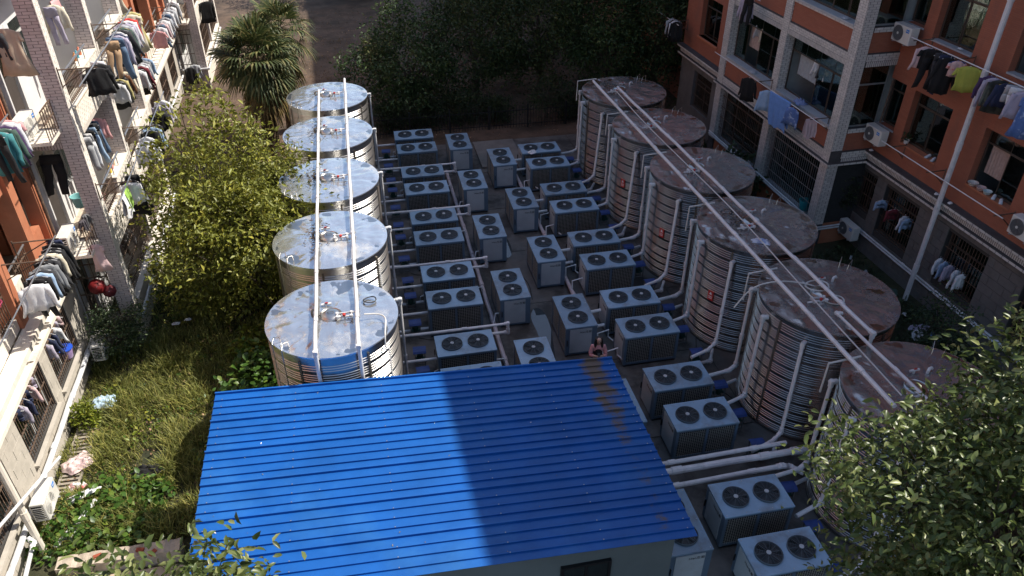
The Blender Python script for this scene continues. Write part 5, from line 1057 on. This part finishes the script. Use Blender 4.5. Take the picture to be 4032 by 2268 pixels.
rack(FL, [(-.75,'towel','white',dict(w=1.3,along=True,rot=.1)),(-.45,'towel','green',dict(w=1.25,along=True,rot=.1,h=.95)),(-.05,'shirt','white'),(.12,'coat','black',dict(h=1.15,w=1.1)),(.35,'trousers','black',dict(h=1.1)),(2.2,'shirt','white'),(2.5,'shirt','pale grey'),(2.8,'shirt','white'),(3.25,'coat','black',dict(h=1.15)),(3.5,'shirt','pale blue'),(3.7,'coat','black',dict(h=1.2)),(4.6,'shirt','black'),(5.2,'shirt','lavender'),(5.6,'shirt','white')], .75, 4.80, 'along the second-floor pole of the sunlit bay', 'laundry outside the second floor')
rack(FL, [(-4.18,'shirt','white',dict(w=1.2,h=1.05,rot=.35)),(-4.0,'trousers','black'),(-3.88,'coat','black',dict(h=.95,rot=.3)),(-3.75,'shirt','pale blue',dict(rot=.3,h=1.05)),(-3.62,'shirt','charcoal',dict(h=1.05)),(-3.45,'shirt','grey',dict(w=1.15,h=1.1,rot=.3)),(-3.32,'coat','black'),(-3.22,'coat','charcoal'),(-3.10,'shirt','black'),(-2.98,'shirt','cream',dict(rot=.3)),(-2.86,'coat','black',dict(h=1.1)),(-2.72,'coat','black',dict(h=1.15)),(-2.55,'coat','black',dict(w=1.25,h=1.0)),(-2.42,'shorts','navy')], -.40, 4.70, 'from the camera on the pole at the left edge', 'laundry at the left picture edge')
rack(FL, [(-3.25,'trousers','black',dict(h=1.1)),(-3.1,'coat','teal',dict(h=1.05,rot=.3)),(-2.95,'coat','dark green',dict(rot=.3)),(-2.78,'coat','purple',dict(h=1.1,rot=.3)),(-2.62,'shirt','white'),(-2.5,'tee','pink',dict(w=1.1,rot=.2))], -.40, 7.50, 'on the upper left edge pole', 'laundry at the upper left')
rack(FL, [(1.5,'trousers','pale grey'),(1.75,'trousers','white'),(1.95,'trousers','black',dict(h=1.05)),(2.15,'trousers','pale blue',dict(h=1.15)),(2.4,'trousers','charcoal'),(2.6,'trousers','blue jeans'),(2.85,'shirt','pink')], -.42, 5.42, 'inside the nearer second-floor balcony of the sunlit bay', 'laundry inside the second-floor balcony')
rack(FL, [(5.3,'shirt','white'),(5.5,'coat','black'),(5.7,'shirt','yellow'),(5.95,'coat','black'),(6.15,'shirt','brown'),(6.35,'shirt','cream')], -.30, 5.50, 'inside the farther second-floor balcony', 'laundry inside the farther balcony')
rack(FL, [(2.5,'shirt','cream'),(2.75,'towel','pink',dict(along=True)),(2.2,'trousers','lavender')], -.45, 8.45, 'inside the third-floor balcony of the sunlit bay', 'laundry inside the third-floor balcony')
rack(FL, [(8.7,'shirt','pale grey'),(8.85,'shirt','white'),(9.0,'coat','black',dict(h=1.1)),(9.2,'coat','dark red'),(9.4,'shirt','white'),(9.6,'shirt','pale grey'),(9.85,'shirt','grey'),(10.1,'shirt','pale blue')], -.45, 4.74, 'at the near part of the far range pole', 'laundry on the far range')
rack(FL, [(13.4,'tee','pink',dict(w=1.25,h=1.15)),(13.9,'shirt','white'),(14.2,'trousers','blue jeans'),(14.5,'shirt','pale pink'),(14.9,'shirt','white'),(15.3,'shirt','pale grey'),(15.7,'trousers','blue jeans'),(16.1,'shirt','white'),(16.5,'shirt','pale grey'),(17.0,'shirt','white'),(17.4,'coat','grey'),(17.8,'shirt','white')], -.45, 4.74, 'at the far part of the far range pole', 'laundry on the far range')
rack(FL, [(8.2,'dress','cream'),(8.8,'shirt','red'),(9.6,'shirt','white'),(10.4,'shirt','pale blue'),(11.2,'shirt','white'),(12.2,'shirt','lavender'),(13.2,'shirt','pale grey')], -.45, 7.70, 'on the upper far range pole at the top edge', 'laundry on the upper far range')
garment(FL, -.16, -.72, 8.62, 'dress', 'beige', 'long beige dress hanging in the side opening at the top left', 1.2, 1.0, .1); garment(FL, -.2, -1.0, 8.62, 'shirt', 'charcoal', 'dark shirt beside the beige dress at the top left')
garment(FL, .05, -.80, 5.62, 'trousers', 'black', 'black trousers hanging in the side opening above the brick ledge', 1.4, 1.15, .05); garment(FL, -.62, -.30, 3.50, 'dress', 'pale pink', 'pink romper dangling from the second-floor ledge', .7, .75, .1)
garment(FL, 21.6, .35, 3.75, 'coat', 'black', 'black hoodie hanging at the far bay by the top edge', 1.5, 1.2, .3); garment(FL, 19.6, -.7, 1.3, 'coat', 'black', 'black jacket hung low beside the far bay', 1.0, 1.0, .2); garment(FL, 19.95, -.55, 1.3, 'coat', 'pale grey', 'pale grey jacket hung low beside the far bay', 1.0, 1.0, .2)
# right block
rack(FR, [(8.0,'coat','black',dict(w=1.15,h=1.0,rot=-.9)),(6.75,'shirt','pale blue',dict(h=1.2,rot=-.7)),(5.15,'shirt','navy',dict(h=1.0,rot=-1.2,m=printmat('blue_check',(.10,.18,.42),(.35,.45,.65),14))),(4.12,'towel','pale pink',dict(h=1.15,rot=.1))], 2.05, 4.30, 'along the pole outside the white tiled bay', 'laundry on the tiled bay')
garment(FR, 5.95, 2.05, 4.30, 'sheet', 'sky blue', 'large sky-blue bed sheet draped over the pole outside the white tiled bay', 1.35, 1.3, 0, along=True)
rack(FR, [(9.05,'coat','lavender',dict(rot=-1.0)),(8.85,'trousers','black',dict(rot=-1.0))], 2.05, 6.75, 'on the short pole at the top edge', 'laundry on the tiled bay')
rack(FR, [(2.05,'shirt','pale pink',dict(rot=-.5)),(1.88,'tee','black',dict(rot=-.6)),(1.72,'trousers','black',dict(h=1.15,w=1.2,rot=-.6)),(1.45,'trousers','charcoal',dict(h=1.1,rot=-.5)),(1.28,'trousers','navy',dict(h=1.15,rot=-.5)),(1.1,'coat','black',dict(h=1.15,w=1.1,rot=-.6)),(.86,'tee','pale pink',dict(w=.8,h=.75,rot=-.6,hang='b',m=printmat('pink_print',(.62,.42,.40),(.60,.12,.08),11))),(.42,'tee','lime',dict(w=1.3,h=1.15,rot=-.75)),(-.30,'shirt','purple',dict(h=.9,rot=-.6)),(-.45,'shirt','lavender',dict(h=1.15,rot=-.6)),(-.62,'coat','camouflage',dict(w=1.2,rot=-.6,hang='y')),(-.85,'shirt','navy',dict(hang='y',rot=-.6)),(-1.02,'shorts','pale grey',dict(rot=-.6)),(-1.2,'shorts','white',dict(rot=-.6)),(-1.42,'shirt','lavender',dict(w=1.2,h=1.1,rot=-.6)),(-1.7,'dress','pale blue',dict(w=1.1,rot=-.6,m=printmat('blue_check',(.10,.18,.42),(.35,.45,.65),14)))], .55, 7.05, 'along the upper pole on the red brick wall', 'laundry on the brick wall')
rack(FR, [(14.9,'shirt','pale grey'),(14.75,'coat','black'),(14.6,'shirt','white'),(14.45,'coat','black')], 1.95, 4.45, 'at the far end of the brick block', 'laundry at the far brick corner')
rack(FR, [(2.5,'shirt','pale blue',dict(w=.7,h=.5)),(1.9,'shirt','dark red',dict(w=.9,h=.6)),(1.45,'shirt','white',dict(w=.7,h=.6)),(1.3,'shirt','pale blue',dict(w=.8,h=.6))], .05, 2.15, 'at the barred ground-floor window nearer the bay', 'laundry on the barred windows')
rack(FR, [(-.30,'shirt','white',dict(w=.6,h=.7)),(-.5,'shirt','pale blue',dict(w=.6,h=.8)),(-.7,'shirt','lavender',dict(w=.6,h=.8)),(-.95,'shirt','white',dict(w=.6,h=.8)),(-1.15,'shirt','white',dict(w=.6,h=.8))], .05, 1.75, 'at the barred window right of the rain pipe', 'laundry on the barred windows')
for i, (s_, c, z) in enumerate(((5.2,'white',5.55),(5.5,'charcoal',5.55),(5.8,'white',5.55),(9.2,'cream',5.6),(9.6,'pale grey',5.6))): garment(FR, s_, .95, z, 'shirt', c, '%s garment hanging inside the tiled bay window, %s from the corner pillar' % (c, ORD[i]), .8, .8, -.5, group='laundry inside the tiled bay')
# inside the barred windows of the sunlit block: rows of hangers and odd clothes
for j, (a, c) in enumerate(((-5.1,-3.7),(-2.8,-1.4))):
    rack(FL, [(a+.12+k_*.21, gr.choice(('shirt','shorts','shirt')), gr.choice(('white','pale pink','charcoal','pale grey','lavender','navy')), dict(w=.8,h=.7)) for k_ in range(6)], TW-.12, 2.2, 'behind the %s barred window at lower left' % ('first','second')[j], 'laundry behind lower left bars')
rack(FL, [(.5+k_*.3, gr.choice(('shirt','shorts')), gr.choice(('white','pale pink','pale grey','charcoal')), dict(w=.8,h=.8)) for k_ in range(7)], -.34, 2.5, 'behind the ground-floor bars of the sunlit bay', 'laundry behind the bay bars')
# ================================================================ SMALL THINGS
def crumple(name, label, cat, loc, size, m, seed, h=.12, nx=26, ny=18, rz=0, ratio=.7):
    b = MB(); vs = []; g = random.Random(seed); ph = g.random()*40
    for k_, off in ((0, .0), (1, .012)):
        for j in range(ny+1):
            for i in range(nx+1):
                u, v = i/nx*2-1, j/ny*2-1; r_ = 1+.28*noise.noise(Vector((u*1.4+ph, v*1.4, 1))); e = max(abs(u), abs(v)); f = max(0, 1-e**3)
                hh = h*(.45+.55*noise.noise(Vector((u*2.2+ph, v*2.2, 5)))+.35*noise.noise(Vector((u*5+ph, v*5, 9)))); vs.append((u*size*r_*(1-.25*abs(v)), v*size*ratio*r_, max(.004, hh*f)+off*f+k_*.004))
    n1 = (nx+1)*(ny+1); fs = [(o+j*(nx+1)+i, o+j*(nx+1)+i+1, o+(j+1)*(nx+1)+i+1, o+(j+1)*(nx+1)+i) for o in (0, n1) for j in range(ny) for i in range(nx)]
    b.add(vs, fs); return tag(b.build(name, m, None, loc, rz, smooth=2, recalc=False), label, cat)
crumple('dropped_cloth', 'white-blue cloth lying on a shaded tank lid by the pipe', 'cloth', (9.55,15.16,HR+.06), .26, printmat('pale_blue_print',(.62,.66,.76),(.40,.46,.66),9), 1, .10, rz=-.5, ratio=.4)
crumple('dropped_cloth', 'white cloth dropped on a heat pump near the back fence', 'cloth', (6.2,26.3,UH+.03), .17, clothmat('white'), 2, .13, rz=.4)
crumple('dropped_cloth', 'blue-white crumpled cloth beside the lime bush', 'cloth', (-7.0,15.9,.16), .30, printmat('denim_wash',(.42,.55,.66),(.15,.28,.42),6), 3, .22)
crumple('dropped_cloth', 'pale pink crumpled cloth lying over the slotted drain', 'cloth', (-7.16,13.95,.10), .36, printmat('pink_wash',(.62,.48,.46),(.42,.30,.30),7), 4, .2, rz=.7)
crumple('plastic_bag', 'red and white plastic bag on the drain at lower left', 'bag', (-7.03,13.26,.06), .20, printmat('red_white_bag',(.70,.68,.66),(.55,.05,.06),2.2), 5, .14, ratio=.45)
crumple('foam_sheet', 'long white foam sheet lying on the vines at lower left', 'foam', (-6.75,12.85,.22), .33, clothmat('white'), 6, .05, rz=.5, ratio=.3)
crumple('tarpaulin', 'black crumpled tarpaulin in the grass at the vine edge', 'tarpaulin', (-5.55,13.35,.14), .34, clothmat('black'), 7, .2, ratio=.45)
crumple('paper_scrap', 'white paper scrap in the grass below the tree', 'paper', (-5.7,18.8,.25), .12, clothmat('white'), 8, .05, ratio=.5); crumple('paper_scrap', 'second white paper scrap in the grass below the tree', 'paper', (-5.4,18.9,.27), .10, clothmat('white'), 9, .05, ratio=.5)
tr = [(14.73,14.66,'lavender','long lavender cloth on the ground by the brick block',.32),(14.5,14.4,'white','white cloth beside the lavender one by the brick block',.3),(14.9,14.2,'sky blue','blue cloth among litter by the brick block',.2),(15.0,16.5,'dark green','green plastic sheet at the rain pipe foot',.3),(14.85,15.9,'white','white bag at the rain pipe foot',.1),(14.85,17.5,'pale grey','pale bag in the weeds left of the rain pipe',.14),(14.6,17.2,'pale grey','grey plastic in the weeds behind the large shaded tank',.16),(14.7,15.3,'white','small white scrap among litter by the brick block',.07),(14.4,20.0,'white','white scrap in the weeds below the bay',.07),(14.9,18.4,'pale grey','pale scrap under the lowest air conditioner',.08)]
for i, (x, y, c, l, sz) in enumerate(tr): crumple('dropped_cloth', l, 'litter', (x,y,.10), sz, clothmat(c), 20+i, .14, rz=i*.8, ratio=.45)
crumple('dropped_cloth', 'blue and black bundle of clothes on the bay window sill', 'cloth', FR.w(5.85,TB-.08,4.07), .24, printmat('bundle',(.25,.30,.50),(.02,.02,.025),2.5), 40, .22, rz=1.55); crumple('dropped_cloth', 'pale rag on the farther bay window sill', 'cloth', FR.w(8.9,TB-.05,4.07), .16, clothmat('pale grey'), 41, .08, rz=1.5); crumple('paper_scrap', 'folded white paper on the upper brick window sill', 'paper', FR.w(1.55,-.06,7.03), .10, clothmat('white'), 42, .03, rz=1.5, ratio=.5)
crumple('dropped_cloth', 'pale rag on the upper bay sill by the corner pillar', 'cloth', FR.w(4.6,TB-.1,7.10), .14, clothmat('pale grey'), 43, .06, rz=1.5)
for i, (s_, z, l) in enumerate(((3.9,3.31,'first'),(.9,3.31,'second'),(.35,3.31,'third'))): crumple('paper_scrap', '%s white scrap lying on the brick block cornice from the bay' % l, 'litter', FR.w(s_-.4,.14,z), .07, clothmat('white'), 45+i, .06)
def shoe(fr, q, t, z, label, m, rz=0):
    b = MB(); pr = [(-.12,.030,.06),(-.10,.040,.075),(-.04,.040,.07),(.03,.042,.045),(.09,.044,.036),(.125,.028,.024)]
    b.loft([[(x, w_*math.cos(a), h_*(.5+.5*math.sin(a))) for a in (2*math.pi*j/10 for j in range(10))] for x, w_, h_ in pr]); o = b.build('shoe', m, None, fr.w(q, t, z), rz, smooth=True); tag(o, label, 'shoe', 'white shoes on sills')
    b = MB(); b.loft([[(x, w_*1.08*c, z_) for c, z_ in ((-1,0),(1,0),(1,.016),(-1,.016))] for x, w_, h_ in pr]); b.build('sole', clothmat('pale grey'), o)
for i, (s_, l) in enumerate(((1.45,'white shoe on the lower window sill, left of the pair'),(1.22,'white shoe on the lower window sill, right of the pair'),(-1.1,'white shoe on the right sill next to the basins'),(-1.35,'white shoe at the right end of the basin sill'))): shoe(FR, s_, .0-.06, 3.99, l, clothmat('white'), R(200+i*9)); 
def basin(fr, q, t, z, r, m, label, name='basin', h=.1, cat='basin', loc=None, lid=None, flare=1.25):
    b = MB(); b.lathe([(r*.72,0),(r*.76,.01),(r*flare*.8,h),(r*flare*.86,h+.006),(r*flare*.84,h+.012),(r*flare*.76,h),(r*.66,.02)], 22); o = tag(b.build(name, m, None, loc or fr.w(q,t,z), smooth=True), label, cat, None)
    if lid: b = MB(); b.lathe([(r*flare*.9,h+.014),(r*flare*.9,h+.035),(r*.3,h+.05)], 22); b.build('lid', lid, o, smooth=True)
    return o
P_ = lambda n, c: MC('plastic_'+n, c, rough=.4)
for i, (s_, r, c, l) in enumerate(((-.33,.13,(.62,.58,.52),'pale basin at the left end of the lower right sill'),(-.62,.12,(.55,.40,.36),'pinkish bowl second along the lower right sill'),(-.85,.11,(.50,.60,.58),'greenish bowl third along the lower right sill'))): basin(FR, s_, -.07, 3.99, r, P_('b%d' % i, c), l, h=.07)
for i, (s_, l) in enumerate(((2.42,'white flower pot on the lower window sill near the bay'),)): 
    o = basin(FR, s_, -.07, 3.99, .08, P_('pot', (.7,.7,.68)), l, 'flower_pot', .1, 'flower pot'); put('plant', leaf_mesh('plant', np.array([[0,0,.1]])+rng.normal(size=(40,3))*np.array([.06,.06,.08])+np.array([[0,0,.1]]), .1, L_BUSH), o)
basin(FL, -1.75, TW-.12, 1.0, .17, P_('lilac', (.42,.30,.58)), 'lilac bucket with a blue lid on the barred sill at lower left', 'bucket', .26, 'bucket', lid=P_('bluelid', (.02,.08,.5)))
basin(FL, 1.25, -.55, 6.25, .17, P_('orange', (.70,.13,.03)), 'orange bin on the third-floor balcony of the sunlit bay', 'bin', .34, 'bin'); basin(FL, .35, -.62, 4.05, .17, P_('tealb', (.20,.42,.42)), 'teal bucket in the side opening of the second floor', 'bucket', .28, 'bucket'); basin(FL, 1.15, -.45, 3.75, .2, P_('pinkb', (.60,.25,.26)), 'pink basin on the second-floor balcony rail', h=.14)
basin(FL, -3.85, TW-.15, 4.0, .16, P_('rose', (.65,.10,.20)), 'rose basin on the cream parapet at the left edge', h=.10); basin(FL, .75, -.5, 6.65, .12, P_('greenb', (.02,.25,.10)), 'green box among hangers on the third-floor balcony', 'box', .22, 'box', flare=1.1)
basin(FR, 4.55, TB-.22, .82, .2, P_('turq', (.02,.33,.36)), 'turquoise basin standing behind the ground-floor bars of the tiled bay', h=.34)
for i, (s_, z, c, l) in enumerate(((2.1,7.14,(.6,.25,.08),'orange bottle on the third-floor parapet'),(2.55,7.14,(.7,.2,.1),'red-orange tub on the third-floor parapet'),(2.3,7.14,(.1,.4,.5),'blue bottle on the third-floor parapet'),(2.0,4.14,(.75,.5,.05),'yellow bottle on the second-floor parapet'),(2.25,4.14,(.75,.3,.3),'pink bottle on the second-floor parapet'),(2.5,4.14,(.7,.55,.4),'cream bottle on the second-floor parapet'))):
    b = MB(); b.lathe([(.045,0),(.05,.02),(.05,.12),(.02,.16),(.02,.19),(.012,.2)], 12); tag(b.build('bottle', P_('bot%d' % i, c), None, FL.w(s_, -.2, z), smooth=True), l, 'bottle', 'bottles on balcony parapets')
# mop heads over the ledge rail
for i, q in enumerate((-.70,-.42)):
    b = MB(); g = random.Random(i)
    for k_ in range(60): a = g.uniform(0,6.283); r_ = g.uniform(.03,.15); b.tube([(0,0,.10),(r_*.6*math.cos(a),r_*.6*math.sin(a),.06),(r_*math.cos(a),r_*math.sin(a),-.10-g.random()*.12)], .009, 4)
    tag(b.build('mop_head', mat('mop_grey_%d' % i, ((.10,.09,.10),(.16,.16,.16))[i], 1, var=.4, scale=20), None, FL.w(q, -.33, 4.10), recalc=False), ('dark grey mop head on the ledge rail, nearer the camera','grey mop head on the ledge rail, nearer the brick pillar')[i], 'mop', 'mop heads')
# red umbrellas hung on the bay bars
def umbrella(loc, label, c, r_):
    t = thing('umbrella', label, 'umbrella', loc, 0, 'red umbrellas'); t.rotation_euler = (R(62), R(12), R(10)); b = MB(); n = 8; rings = []
    for i in range(6): f = i/5; rings.append([(r_*f*math.cos(a)*(1-(.07 if j % 2 else 0)*f), r_*f*math.sin(a)*(1-(.07 if j % 2 else 0)*f), .16-.16*f*f) for j, a in enumerate(2*math.pi*k_/16 for k_ in range(16))])
    rings[0] = [(x*.01, y*.01, .165) for x, y, z in rings[1]]; b.loft(rings, cap=False); b.build('canopy', MC('umb_'+str(c[0]), c, rough=.6), t, smooth=True, recalc=False); b = MB(); b.tube([(0,0,.2),(0,0,-.45)], .008, 6); b.build('shaft', M_GALV, t)
umbrella(FL.w(-.30,-.68,2.05), 'bright red umbrella on the bars of the sunlit bay', (.19,.010,.012), .21); umbrella(FL.w(-.26,-.44,1.85), 'dark red smaller umbrella next to the bright one', (.12,.015,.022), .17)
# slotted drain covers along the left wall
dr = thing('drain', 'row of slotted concrete drain covers along the lower left wall', 'drain', (-7.26,12.3,0))
M_DRC = mat('drain_concrete', (.30,.26,.21), .9, var=.2, scale=4, bump=.3); b = MB(); b.box(-.24,.24,-.2,4.2,-.1,-.01); b.build('channel', M_DARK, dr)
for i in range(11):
    b = MB(); y = i*.36
    for k_ in range(3): b.box(-.19,.19,y+k_*.12,y+k_*.12+.062,.01,.06)
    b.box(-.235,-.19,y,y+.345,.01,.06); b.box(.19,.235,y,y+.345,.01,.06); b.build('cover', M_DRC, dr, rz=R(random.uniform(-.6,.6)))
# low broken wall with bare bricks at the sandy path
M_BRK = mat('bare_brick', (.30,.07,.035), .9, var=.2, scale=9, bump=.4); M_REND = mat('weathered_render', (.44,.37,.29), .9, var=.2, scale=4, bump=.5, col2=(.2,.16,.12), cover=.4)
lw_ = thing('broken_wall', 'low broken rendered wall with bare red bricks at lower left', 'wall', (-5.6,11.0,0)); b = MB(); nx = 24
top = [.34+.05*noise.noise(Vector((i*.6,2,0))) for i in range(nx+1)]
b.loft([[(-1.2+2.3*i/nx, -.16+.02*noise.noise(Vector((i*.7,0,5))), 0), (-1.2+2.3*i/nx, .16, 0), (-1.2+2.3*i/nx, .15, top[i]), (-1.2+2.3*i/nx, -.14, top[i]-.02)] for i in range(nx+1)]); b.build('core', M_REND, lw_)
for i, (x, y, z, a) in enumerate(((-.45,.02,.345,.3),(.35,.0,.35,-.2),(.6,-.10,.33,.9))): b = MB(); b.obox((x,y,z), (.15,.08,.045), Matrix.Rotation(a,3,'Z') @ Matrix.Rotation(.2*((i%3)-1),3,'X')); b.build('brick', M_BRK, lw_)
for i, (x, y, a, l) in enumerate(((-6.75,12.25,.35,1.0),(-6.95,12.1,.5,.8))): b = MB(); b.tube([(0,0,.07),(l*math.sin(a),l*math.cos(a),.12)], .05, 10); tag(b.build('loose_pipe', M_PVC, None, (x-.1,y-.5,0.04), smooth=True), ('longer loose white pipe piece below the low air conditioner','shorter loose white pipe piece below the low air conditioner')[i], 'pipe', 'loose pipe pieces')
# ================================================================ PERSON (woman looking at her phone between the heat pumps)
def skin_mesh(name, pts, edges, m, lev=2, root=0):
    me = bpy.data.meshes.new(name); me.from_pydata([tuple(c*S for c in p[:3]) for p in pts], edges, []); o = bpy.data.objects.new(name+'_tmp', me); COL.objects.link(o)
    o.modifiers.new('skin', 'SKIN'); sv = me.skin_vertices[0].data
    for i, p in enumerate(pts): sv[i].radius = (p[3]*S, (p[4] if len(p) > 4 else p[3])*S); sv[i].use_root = (i == root)
    su = o.modifiers.new('sub', 'SUBSURF'); su.levels = lev; su.render_levels = lev
    dg = bpy.context.evaluated_depsgraph_get(); out = bpy.data.meshes.new_from_object(o.evaluated_get(dg)); bpy.data.objects.remove(o); out.materials.clear(); out.materials.append(m)
    out.polygons.foreach_set('use_smooth', [True]*len(out.polygons)); return out
M_SKIN = mat('skin', (.52,.33,.25), .5, var=.05); M_HAIR = mat('black_hair', (.012,.010,.010), .4, var=.3, scale=30, stretch=(1,1,.1)); M_VEST = mat('black_vest', (.012,.012,.014), .9); M_PINK = mat('pink_jacket', (.62,.30,.31), .85, var=.12, scale=12, bump=.2, bscale=30, col2=(.66,.42,.42), cover=.3); M_JEAN = mat('dark_trousers', (.03,.035,.05), .9); M_SHOE = mat('shoe_white', (.6,.6,.6), .6)
gx, gy = 5.20, 14.42; girl = thing('person', 'person with long black hair in a pink jacket and black vest looking at a phone', 'person', (gx, gy, .022), R(-12))
# body faces -y; height 1.45 units (1.6 m). one continuous skin-modelled figure
body = [(0,0,.80,.105,.085),(0,.005,.92,.10,.08),(0,.01,1.03,.115,.085),(0,.015,1.13,.12,.075),(0,.01,1.20,.055,.05),(0,-.01,1.245,.042,.042),(0,-.03,1.31,.062,.072),(0,-.035,1.37,.064,.074),(0,-.03,1.42,.045,.052),
 (.135,.01,1.145,.05),(.175,-.005,1.00,.042),(.185,-.045,.90,.038),(.10,-.16,.955,.030),(.045,-.20,.985,.024),
 (-.135,.01,1.145,.05),(-.175,-.005,1.00,.042),(-.185,-.045,.90,.038),(-.10,-.16,.955,.030),(-.045,-.20,.985,.024),
 (.075,0,.74,.085),(.08,-.01,.42,.058),(.08,.01,.08,.038),(.085,-.08,.03,.03),(-.075,0,.74,.085),(-.08,-.01,.42,.058),(-.08,.01,.08,.038),(-.085,-.08,.03,.03)]
be = [(0,1),(1,2),(2,3),(3,4),(4,5),(5,6),(6,7),(7,8),(3,9),(9,10),(10,11),(11,12),(12,13),(3,14),(14,15),(15,16),(16,17),(17,18),(0,19),(19,20),(20,21),(21,22),(0,23),(23,24),(24,25),(25,26)]
put('body', skin_mesh('body', body, be, M_SKIN), girl)
# clothes: slightly larger shells over the same joints
jk = [(0,.01,.86,.125,.10),(0,.01,.95,.122,.098),(0,.012,1.05,.132,.098),(0,.015,1.14,.132,.088),(0,.01,1.20,.07,.062),(.14,.01,1.15,.064),(.18,-.005,1.00,.058),(.19,-.045,.895,.054),(.115,-.145,.945,.046),(-.14,.01,1.15,.064),(-.18,-.005,1.00,.058),(-.19,-.045,.895,.054),(-.115,-.145,.945,.046)]
put('jacket', skin_mesh('jacket', jk, [(0,1),(1,2),(2,3),(3,4),(3,5),(5,6),(6,7),(7,8),(3,9),(9,10),(10,11),(11,12)], M_PINK), girl)
vs_ = [(0,.0,.80,.128,.108),(0,.0,.92,.126,.108),(0,.002,1.04,.122,.11),(0,.0,1.13,.10,.10)]; put('vest', skin_mesh('vest', vs_, [(0,1),(1,2),(2,3)], M_VEST), girl)
tr_ = [(0,0,.80,.118,.10),(.078,0,.73,.10),(.082,-.01,.42,.075),(.082,.01,.11,.062),(-.078,0,.73,.10),(-.082,-.01,.42,.075),(-.082,.01,.11,.062)]; put('trousers', skin_mesh('trousers', tr_, [(0,1),(1,2),(2,3),(0,4),(4,5),(5,6)], M_JEAN), girl)
for s_ in (-1,1): put('shoe', skin_mesh('shoe', [(s_*.083,.03,.04,.045),(s_*.084,-.03,.035,.045),(s_*.086,-.10,.028,.036)], [(0,1),(1,2)], M_SHOE), girl)
# head details: face looks down at the phone
hr = [(0,.0,1.435,.078,.085),(0,.025,1.38,.098,.085),(0,.05,1.28,.10,.066),(0,.06,1.16,.09,.05),(0,.07,1.05,.08,.035),(.066,-.005,1.36,.038),(.082,-.015,1.25,.040),(.088,-.05,1.13,.032),(-.066,-.005,1.36,.038),(-.082,-.015,1.25,.040),(-.088,-.05,1.13,.032)]
put('hair', skin_mesh('hair', hr, [(0,1),(1,2),(2,3),(3,4),(1,5),(5,6),(6,7),(1,8),(8,9),(9,10)], M_HAIR), girl)
hd = MB()
for s_ in (-1,1): hd.lathe([(.001,-.004),(.010,-.002),(.010,.002),(.001,.004)], 8, (s_*.024,-.098,1.345))
hd.build('eyes', M_BLACK, girl, kind='stuff'); hd = MB(); hd.loft([[(-.008,-.095,1.345),(.008,-.095,1.345),(0,-.10,1.348)],[(-.013,-.10,1.318),(.013,-.10,1.318),(0,-.116,1.318)]]); hd.build('nose', M_SKIN, girl); hd = MB(); hd.box(-.018,.018,-.097,-.09,1.292,1.300); hd.build('mouth', mat('lips', (.35,.10,.09), .5), girl)
# hands: palm and five fingers closing on the phone
for s_ in (-1,1):
    put('hand', skin_mesh('hand', [(s_*.055,-.195,.975,.022,.014),(s_*.042,-.215,1.0,.024,.012)], [(0,1)], M_SKIN, 1), girl)
    for k_ in range(4):
        z0 = 1.012-k_*.013; put('finger', skin_mesh('finger', [(s_*.044,-.213,z0,.0085),(s_*.048,-.238,z0+.008,.008),(s_*.030,-.252,z0+.010,.0075),(s_*(.014+.003*k_),-.250,z0+.008,.006)], [(0,1),(1,2),(2,3)], M_SKIN, 1), girl)
    put('thumb', skin_mesh('thumb', [(s_*.050,-.20,.99,.010),(s_*.036,-.218,1.012,.009),(s_*.018,-.222,1.022,.008)], [(0,1),(1,2)], M_SKIN, 1), girl)
b = MB(); b.obox((0,0,0), (.072,.010,.145), Matrix.Rotation(R(-50),3,'X')); ph = tag(b.build('phone', M_BLACK, None, (gx-.049, gy-.228, 1.04), R(-12)), 'black phone held in both hands by the girl', 'phone'); b = MB(); b.obox((0,.006*math.cos(R(50)),.0055), (.066,.0015,.138), Matrix.Rotation(R(-50),3,'X')); b.build('screen', mat('phone_screen', (.04,.05,.06), .1), ph)
